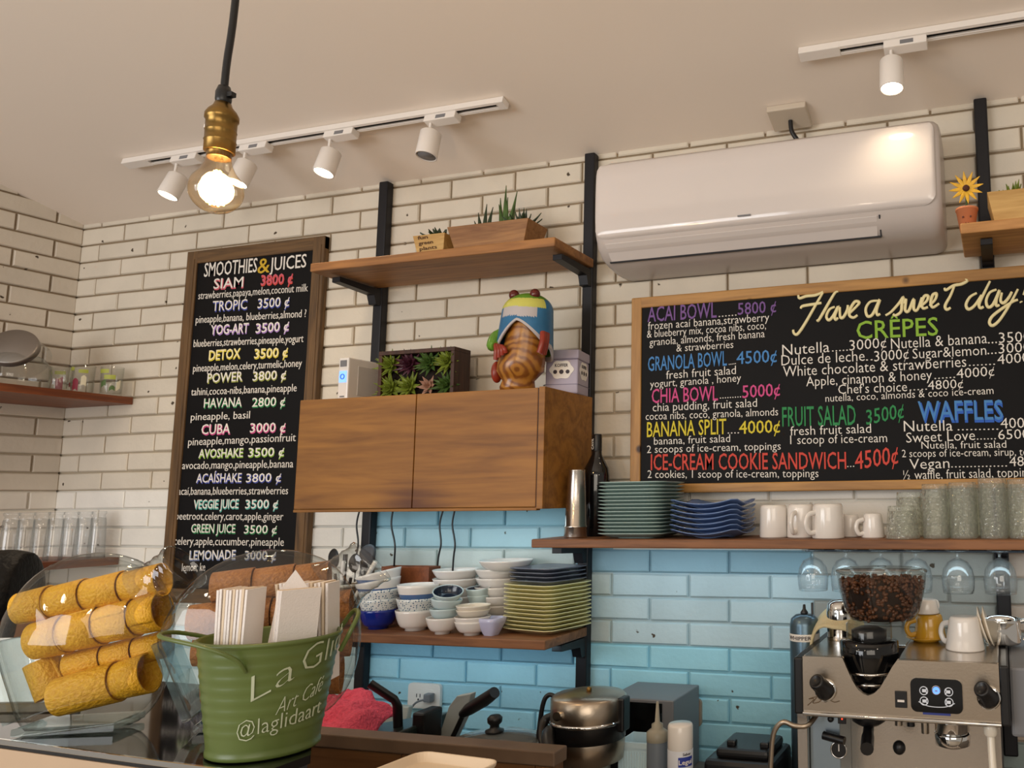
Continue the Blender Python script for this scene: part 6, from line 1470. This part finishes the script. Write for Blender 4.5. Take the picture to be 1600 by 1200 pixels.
def cone_mesh(m):
    "a rolled wafer cup: spiral wall, slightly tapered, open at both ends"
    b = MB(); n = 40; turns = 1.12; vs = []
    for i in range(n + 1):
        a = 2 * pi * turns * i / n; k = 1 + .045 * i / n
        for z, r in ((-.5, .90), (.5, 1.0)):
            vs.append((r * k * cos(a), r * k * sin(a), z))
    vs2 = []
    for i in range(n + 1):
        a = 2 * pi * turns * i / n; k = 1 + .045 * i / n - .10
        for z, r in ((-.5, .90), (.5, 1.0)): vs2.append((r * k * cos(a), r * k * sin(a), z))
    N2 = len(vs); f = []
    for i in range(n):
        f += [(2 * i, 2 * i + 2, 2 * i + 3, 2 * i + 1), (N2 + 2 * i + 1, N2 + 2 * i + 3, N2 + 2 * i + 2, N2 + 2 * i), (2 * i + 1, 2 * i + 3, N2 + 2 * i + 3, N2 + 2 * i + 1), (2 * i, N2 + 2 * i, N2 + 2 * i + 2, 2 * i + 2)]
    f += [(0, 1, N2 + 1, N2), (2 * n, N2 + 2 * n, N2 + 2 * n + 1, 2 * n + 1)]
    b.add(vs + vs2, f, 0); return b.build('waffle_cone', m)
def put_cones(jar, yaw, sc, rows, m, group, labels):
    proto = None; k = 0
    Mj = Matrix.Translation(jar.location) @ Matrix.Rotation(yaw, 4, 'Z')
    for (xa, ya, xb, yb, cuts, rad_, w) in rows:
        A = Vector(((xa - 137) * .000905 * sc[0], w, (1143 - ya) * .000905 * sc[1])); B = Vector(((xb - 137) * .000905 * sc[0], w, (1143 - yb) * .000905 * sc[1]))
        d = (B - A).normalized(); ln = (B - A).length
        for c0, c1_ in zip(cuts, cuts[1:]):
            mid = A + d * ln * (c0 + c1_) / 2; h = ln * (c1_ - c0) - .0015
            Mx = Mj @ Matrix.Translation(mid) @ rot_to(d) @ Matrix.Rotation(-1.2 + .8 * k, 4, 'Z') @ Matrix.Diagonal((rad_ * .95, rad_ * .95, h, 1))
            lab = labels[k]; k += 1
            if proto is None: proto = cone_mesh(m); o = proto; tag(o, lab, 'waffle cone', group)
            else: o = proto.copy(); COL.objects.link(o); o['label'] = lab
            o.matrix_world = Mx
rows1 = [(30, 962, 234, 922, (0, .22, .46, .72, .98), .0245, -.002), (60, 1010, 238, 970, (0, .25, .52, .79, 1.0), .0285, -.008), (95, 1052, 232, 1024, (.0, .38, .70, 1.0), .020, .014), (100, 1094, 226, 1062, (0, .66, 1.0), .0290, -.008), (58, 1042, 84, 1094, (0, 1.0), .0235, .010)]
lab1 = ['yellow waffle cone at the left end of the top row in the left jar', 'second yellow waffle cone from the left in the top row of the left jar', 'third yellow waffle cone from the left in the top row of the left jar', 'yellow waffle cone nearest the neck of the left jar',
        'yellow waffle cone at the left end of the thick middle row, left jar', 'second yellow waffle cone from the left in the thick middle row, left jar', 'third yellow waffle cone from the left in the thick middle row, left jar', 'yellow waffle cone at the right end of the thick middle row, left jar',
        'left yellow waffle cone of the recessed row under the middle row, left jar', 'middle yellow waffle cone of the recessed row under the middle row, left jar', 'right yellow waffle cone of the recessed row under the middle row, left jar',
        'long yellow waffle cone at the front of the bottom row, left jar', 'short yellow waffle cone at the right of the bottom row, left jar', 'upended yellow waffle cone at the lower left of the left jar']
put_cones(jar1, .40, (.99, .99), rows1, M_c1, 'yellow waffle cones in the left jar', lab1)
rows2 = [(62, 935, 205, 925, (0, .35, .7, 1.0), .0235, .0), (40, 985, 236, 975, (0, .25, .5, .75, 1.0), .0265, -.006), (45, 1030, 236, 1028, (0, .3, .62, 1.0), .0235, .004), (62, 1082, 228, 1080, (0, .4, .75, 1.0), .0275, -.004)]
lab2 = ['left brown waffle cone of the top row in the right jar', 'middle brown waffle cone of the top row in the right jar', 'right brown waffle cone of the top row in the right jar',
        'leftmost brown waffle cone of the second row in the right jar', 'second brown waffle cone of the second row in the right jar', 'third brown waffle cone of the second row, behind the napkins', 'rightmost brown waffle cone of the second row in the right jar',
        'left brown waffle cone of the third row in the right jar', 'middle brown waffle cone of the third row, behind the bucket', 'right brown waffle cone of the third row, behind the bucket',
        'left brown waffle cone of the bottom row in the right jar', 'middle brown waffle cone of the bottom row, behind the bucket', 'right brown waffle cone of the bottom row, behind the bucket']
put_cones(jar2, yaw2, (1.12, .99), rows2, M_c2, 'brown waffle cones in the right jar', lab2)
# ------------------------------------------------------------------ green bucket of napkins
bf = at(411, 1190, Z=ZF); vd = Vector((bf.x - CC.x, bf.y - CC.y, 0)).normalized()
r0, r1, BH = .0605, .0775, .134
bc = bf + vd * r0
t = thing('green_bucket', 'green metal bucket with chalk lettering holding napkins on the black counter', 'bucket', (bc.x, bc.y, ZF + .0005))
M_green = mat('green_enamel', '#5c6c36', .32, 0, .5, bump=.03, bscale=14)
pr = [(0, .004), (r0 - .003, .004), (r0 - .001, .0), (r0 + .0015, .002), (r0 + .0015, .006)]
for k in range(1, 40):
    s = k / 40; pr.append((r0 + (r1 - r0) * s + (.0009 if (k % 4 == 0 and k > 5) else 0), .006 + (BH - .006) * s))
pr += [(r1, BH - .002), (r1 + .003, BH), (r1 + .003, BH + .003), (r1, BH + .0045), (r1 - .002, BH + .002), (r0, .008), (0, .008)]
MB().lathe(pr, 64).build('bucket_body', M_green, t)
phi = math.atan2(CC.y - bc.y, CC.x - bc.x); tp = (r1 - r0) / BH
def bang(px): return phi + math.asin(max(-.99, min(.99, (px - 413) / 92)))
b = MB()
M_scr = mat('chalk_marker', '#b9c0a4', .7)
on_cyl(b, 'La', bang(392), bang(446), .070, .092, .032, r0 + .001, 0, -.02, tp, .0008)
on_cyl(b, 'Glida', bang(455), bang(455) + 1.15, .096, .122, .032, r0 + .001, 0, -.02, tp, .0008)
on_cyl(b, 'Art Café', bang(426), bang(488), .052, .070, .019, r0 + .001, 0, -.02, tp, .0008, .35)
on_cyl(b, '@laglidaart', bang(374), bang(486) + .1, .030, .042, .019, r0 + .001, 0, -.012, tp, .0008)
b.build('lettering', M_scr, t)
def rp_(a, r, z): return (r * cos(a), r * sin(a), z)
aL = phi - 1.05
MB().tube(smooth([rp_(phi - .32, r1 - .002, BH - .028), rp_(phi - .42, r1 + .006, BH - .012), rp_(phi - .75, r1 + .018, BH + .004), rp_(aL - .35, r1 + .036, BH + .014), rp_(aL - .9, r1 + .03, BH + .010), rp_(aL - 1.5, r1 + .008, BH - .01)], 6), .0026, 8).build('wire_handle', M_green, t)
MB().tube(smooth([rp_(phi + 1.35, r1 + .002, BH - .022), rp_(phi + 1.32, r1 + .014, BH + .004), rp_(phi + 1.5, r1 + .02, BH + .022), rp_(phi + 1.85, r1 + .018, BH + .02), rp_(phi + 2.1, r1 + .004, BH - .018)], 6), .003, 8).build('wire_handle', M_green, t)
# napkins: stacks of folded sheets standing in the bucket
M_nap = mat('napkin_paper', '#efe8e4', .85, bump=.15, bscale=500); M_nap2 = mat('napkin_edge', '#e0cdb4', .85)
def napkins(px, ang_, w_, d_, h_, n, label, lean=0, fan=0, off=0.0):
    "a pack of folded napkins: every fold is a sheet of its own"
    base = Vector((bc.x, bc.y, ZF + .075)); R2 = Vector((-sin(phi), cos(phi), 0)); F2 = Vector((cos(phi), sin(phi), 0))
    c_ = base + R2 * ((px - 413) * .00083) + F2 * off
    t = thing('napkin_pack', label, 'napkins', c_, (0, 0, phi + pi / 2 + ang_), 'napkin packs in the green bucket')
    for k in range(n):
        x_ = -d_ / 2 + d_ * (k + .5) / n; th_ = d_ / n * .80; hh = h_ * (1 - .012 * random.random()) ; sk = lean + fan * (k / n - .5)
        y0_ = jit(.001)
        b = MB(); m_ = 5; rad_ = th_ * .5
        def cs(z): return x_ + sk * z / h_
        vs = []
        for z in (0, hh * .35, hh * .7, hh): vs += [(-w_ / 2 + y0_, cs(z) - rad_, z), (w_ / 2 + y0_, cs(z) - rad_, z), (w_ / 2 + y0_, cs(z) + rad_, z), (-w_ / 2 + y0_, cs(z) + rad_, z)]
        b.add(vs, [(j * 4 + i, j * 4 + (i + 1) % 4, j * 4 + 4 + (i + 1) % 4, j * 4 + 4 + i) for j in range(3) for i in range(4)] + [(3, 2, 1, 0), (12, 13, 14, 15)], 0, False)
        b.build('napkin', M_nap2 if k % 3 == 1 else M_nap, t)
    return t
napkins(372, 1.0, .036, .034, .125, 10, 'white napkin pack at the left in the green bucket', 0, .006, .018)
napkins(441, .35, .046, .018, .122, 6, 'white napkin pack leaning in the middle of the bucket', -.012, .0, .030)
napkins(471, 1.15, .038, .054, .125, 14, 'napkin pack with many folds showing at the right in the bucket', .012, .012, -.012)
b = MB(); c_ = at(431, 960, Y=bc.y - .02)
R2 = Vector((-sin(phi), cos(phi), 0)); F2 = Vector((cos(phi), sin(phi), 0)); c0 = Vector((bc.x, bc.y, ZF)) + F2 * .016 + R2 * ((436 - 413) * .00083)
A = [c0 + R2 * -.026 + Vector((0, 0, .10)), c0 + R2 * .018 + Vector((0, 0, .10)), c0 + R2 * .024 + Vector((0, 0, .186)), c0 + R2 * .003 + Vector((0, 0, .218)), c0 + R2 * -.014 + Vector((0, 0, .192))]
vs = A + [p - F2 * .004 for p in A]; n = 5
b.add(vs, [tuple(range(n)), tuple(range(2 * n - 1, n - 1, -1))] + [(i, (i + 1) % n, n + (i + 1) % n, n + i) for i in range(n)], 0, False)
o = b.build('loose_napkin', M_nap, loc=c0 + Vector((0, 0, .1))); tag(o, 'single pointed napkin sticking up highest in the bucket', 'napkin')
# ------------------------------------------------------------------ card at the left edge of the case
pcd = at(18, 1118, Z=ZF)
t = thing('card_holder', 'white card in a dark holder at the left end of the black counter', 'card holder', (pcd.x - .02, pcd.y + .02, ZF), (0, 0, .27))
MB().box(-.09, .085, -.012, .012, 0, .014).build('holder_base', mat('bronze_holder', '#5a4a38', .3, .6), t, bevel=.002)
MB().hexa([(-.085, -.0015, .014), (.078, -.0015, .014), (.078, .0015, .014), (-.085, .0015, .014)], [(-.085, .008, .105), (.078, .008, .105), (.078, .011, .105), (-.085, .011, .105)]).build('card', M_porc, t)
# ------------------------------------------------------------------ person standing behind the case
def skin_body(name, nodes, edges, m, parent, sub=2):
    me = bpy.data.meshes.new(name); me.from_pydata([n_[0] for n_ in nodes], edges, []); me.materials.append(m)
    o = bpy.data.objects.new(name, me); COL.objects.link(o); o.parent = parent
    md = o.modifiers.new('skin', 'SKIN'); md.use_smooth_shade = True
    for v, n_ in zip(me.skin_vertices[0].data, nodes): v.radius = n_[1] if isinstance(n_[1], tuple) else (n_[1], n_[1])
    me.skin_vertices[0].data[0].use_root = True
    s_ = o.modifiers.new('sub', 'SUBSURF'); s_.levels = sub; s_.render_levels = sub
    return o
hd = dep(6, 948, 1.9)
t = thing('person', 'person with black hair standing behind the left glass jar, facing away', 'person', (hd.x, hd.y, 0), (0, 0, 2.2))
hz = hd.z
M_skin = mat('skin', '#b98764', .5); M_shirt = mat('dark_shirt', '#23222a', .8); M_trs = mat('dark_trousers', '#1d1f26', .8); M_hair = mat('black_hair', '#070606', .5, spec=.25, bump=.4, bscale=90)
k = hz / 1.42
nd = [((0, 0, .86 * k), (.13, .10)), ((0, .01, 1.02 * k), (.12, .09)), ((0, .01, 1.16 * k), (.145, .095)), ((0, .005, 1.25 * k), (.10, .07)), ((0, 0, 1.31 * k), (.05, .05)), ((0, -.01, hz - .03), (.062, .07)), ((0, -.01, hz + .045), (.066, .08)),
      ((.165, 0, 1.22 * k), .052), ((.205, -.01, .97 * k), .042), ((.19, -.12, .80 * k), .032), ((-.165, 0, 1.22 * k), .052), ((-.205, -.01, .97 * k), .042), ((-.19, -.12, .80 * k), .032),
      ((.085, 0, .78 * k), .085), ((.09, -.01, .44 * k), .06), ((.095, .02, .08), .042), ((.097, -.10, .035), .034), ((-.085, 0, .78 * k), .085), ((-.09, -.01, .44 * k), .06), ((-.095, .02, .08), .042), ((-.097, -.10, .035), .034)]
ed = [(0, 1), (1, 2), (2, 3), (3, 4), (4, 5), (5, 6), (3, 7), (7, 8), (8, 9), (3, 10), (10, 11), (11, 12), (0, 13), (13, 14), (14, 15), (15, 16), (0, 17), (17, 18), (18, 19), (19, 20)]
skin_body('body', nd, ed, M_skin, t)
def hull(name, ns, es, m, gr): return skin_body(name, [(p, tuple(q + gr for q in (r if isinstance(r, tuple) else (r, r)))) for p, r in ns], es, m, t)
hull('shirt', [nd[1], nd[2], nd[3], nd[7], ((.19, -.003, 1.08 * k), .05), nd[10], ((-.19, -.003, 1.08 * k), .05), ((0, 0, .9 * k), (.13, .10))], [(7, 0), (0, 1), (1, 2), (2, 3), (3, 4), (2, 5), (5, 6)], M_shirt, .012)
hull('trousers', [nd[0], nd[13], nd[14], ((.095, .015, .13), .05), nd[17], nd[18], ((-.095, .015, .13), .05)], [(0, 1), (1, 2), (2, 3), (0, 4), (4, 5), (5, 6)], M_trs, .012)
for sx in (-1, 1):
    hw_ = Vector((sx * .19, -.12, .80 * k))
    for j, (dx, ln) in enumerate(((-.024, .066), (-.008, .075), (.008, .07), (.022, .056))):
        skin_body('finger', [(hw_ + Vector((dx, -.045, -.025)), .009), (hw_ + Vector((dx * 1.2, -.045 - ln * .5, -.035)), .0085), (hw_ + Vector((dx * 1.2, -.045 - ln * .9, -.06)), .0075)], [(0, 1), (1, 2)], M_skin, t, 1)
    skin_body('palm', [(hw_, (.03, .02)), (hw_ + Vector((0, -.055, -.028)), (.034, .014))], [(0, 1)], M_skin, t)
    skin_body('thumb', [(hw_ + Vector((-sx * .025, -.012, -.01)), .011), (hw_ + Vector((-sx * .045, -.035, -.025)), .0095), (hw_ + Vector((-sx * .05, -.06, -.035)), .008)], [(0, 1), (1, 2)], M_skin, t, 1)
for sx in (-1, 1):
    MB().ball((sx * .026, -.058, hz + .015), (.011, .008, .008)).build('eye', M_porc, t)
    MB().ball((sx * .062, .0, hz + .005), (.012, .022, .032)).build('ear', M_skin, t)
MB().ball((0, -.068, hz - .010), (.012, .016, .020)).build('nose', M_skin, t)
MB().ball((0, -.060, hz - .040), (.022, .008, .006)).build('mouth', mat('lips', '#8c4a40', .5), t)
def hair(p):
    if p.y < -.045 and p.z < .1: p = Vector((p.x, -.045 + (p.y + .045) * .15, p.z))
    return p
MB().ball((0, .006, hz + .020), (.103, .118, .112), 40, 28, 0, hair).build('hair', M_hair, t)
b = MB()
for i in range(26):
    a = .35 + 2.45 * i / 25; b.tube(smooth([(.098 * cos(a), .006 + .112 * sin(a), hz + .03), (.108 * cos(a), .006 + .122 * sin(a), hz - .04), (.10 * cos(a), .006 + .112 * sin(a), hz - .115)], 4), [.013] * 6 + [.010, .006, .002], 8)
b.build('hair_ends', M_hair, t)
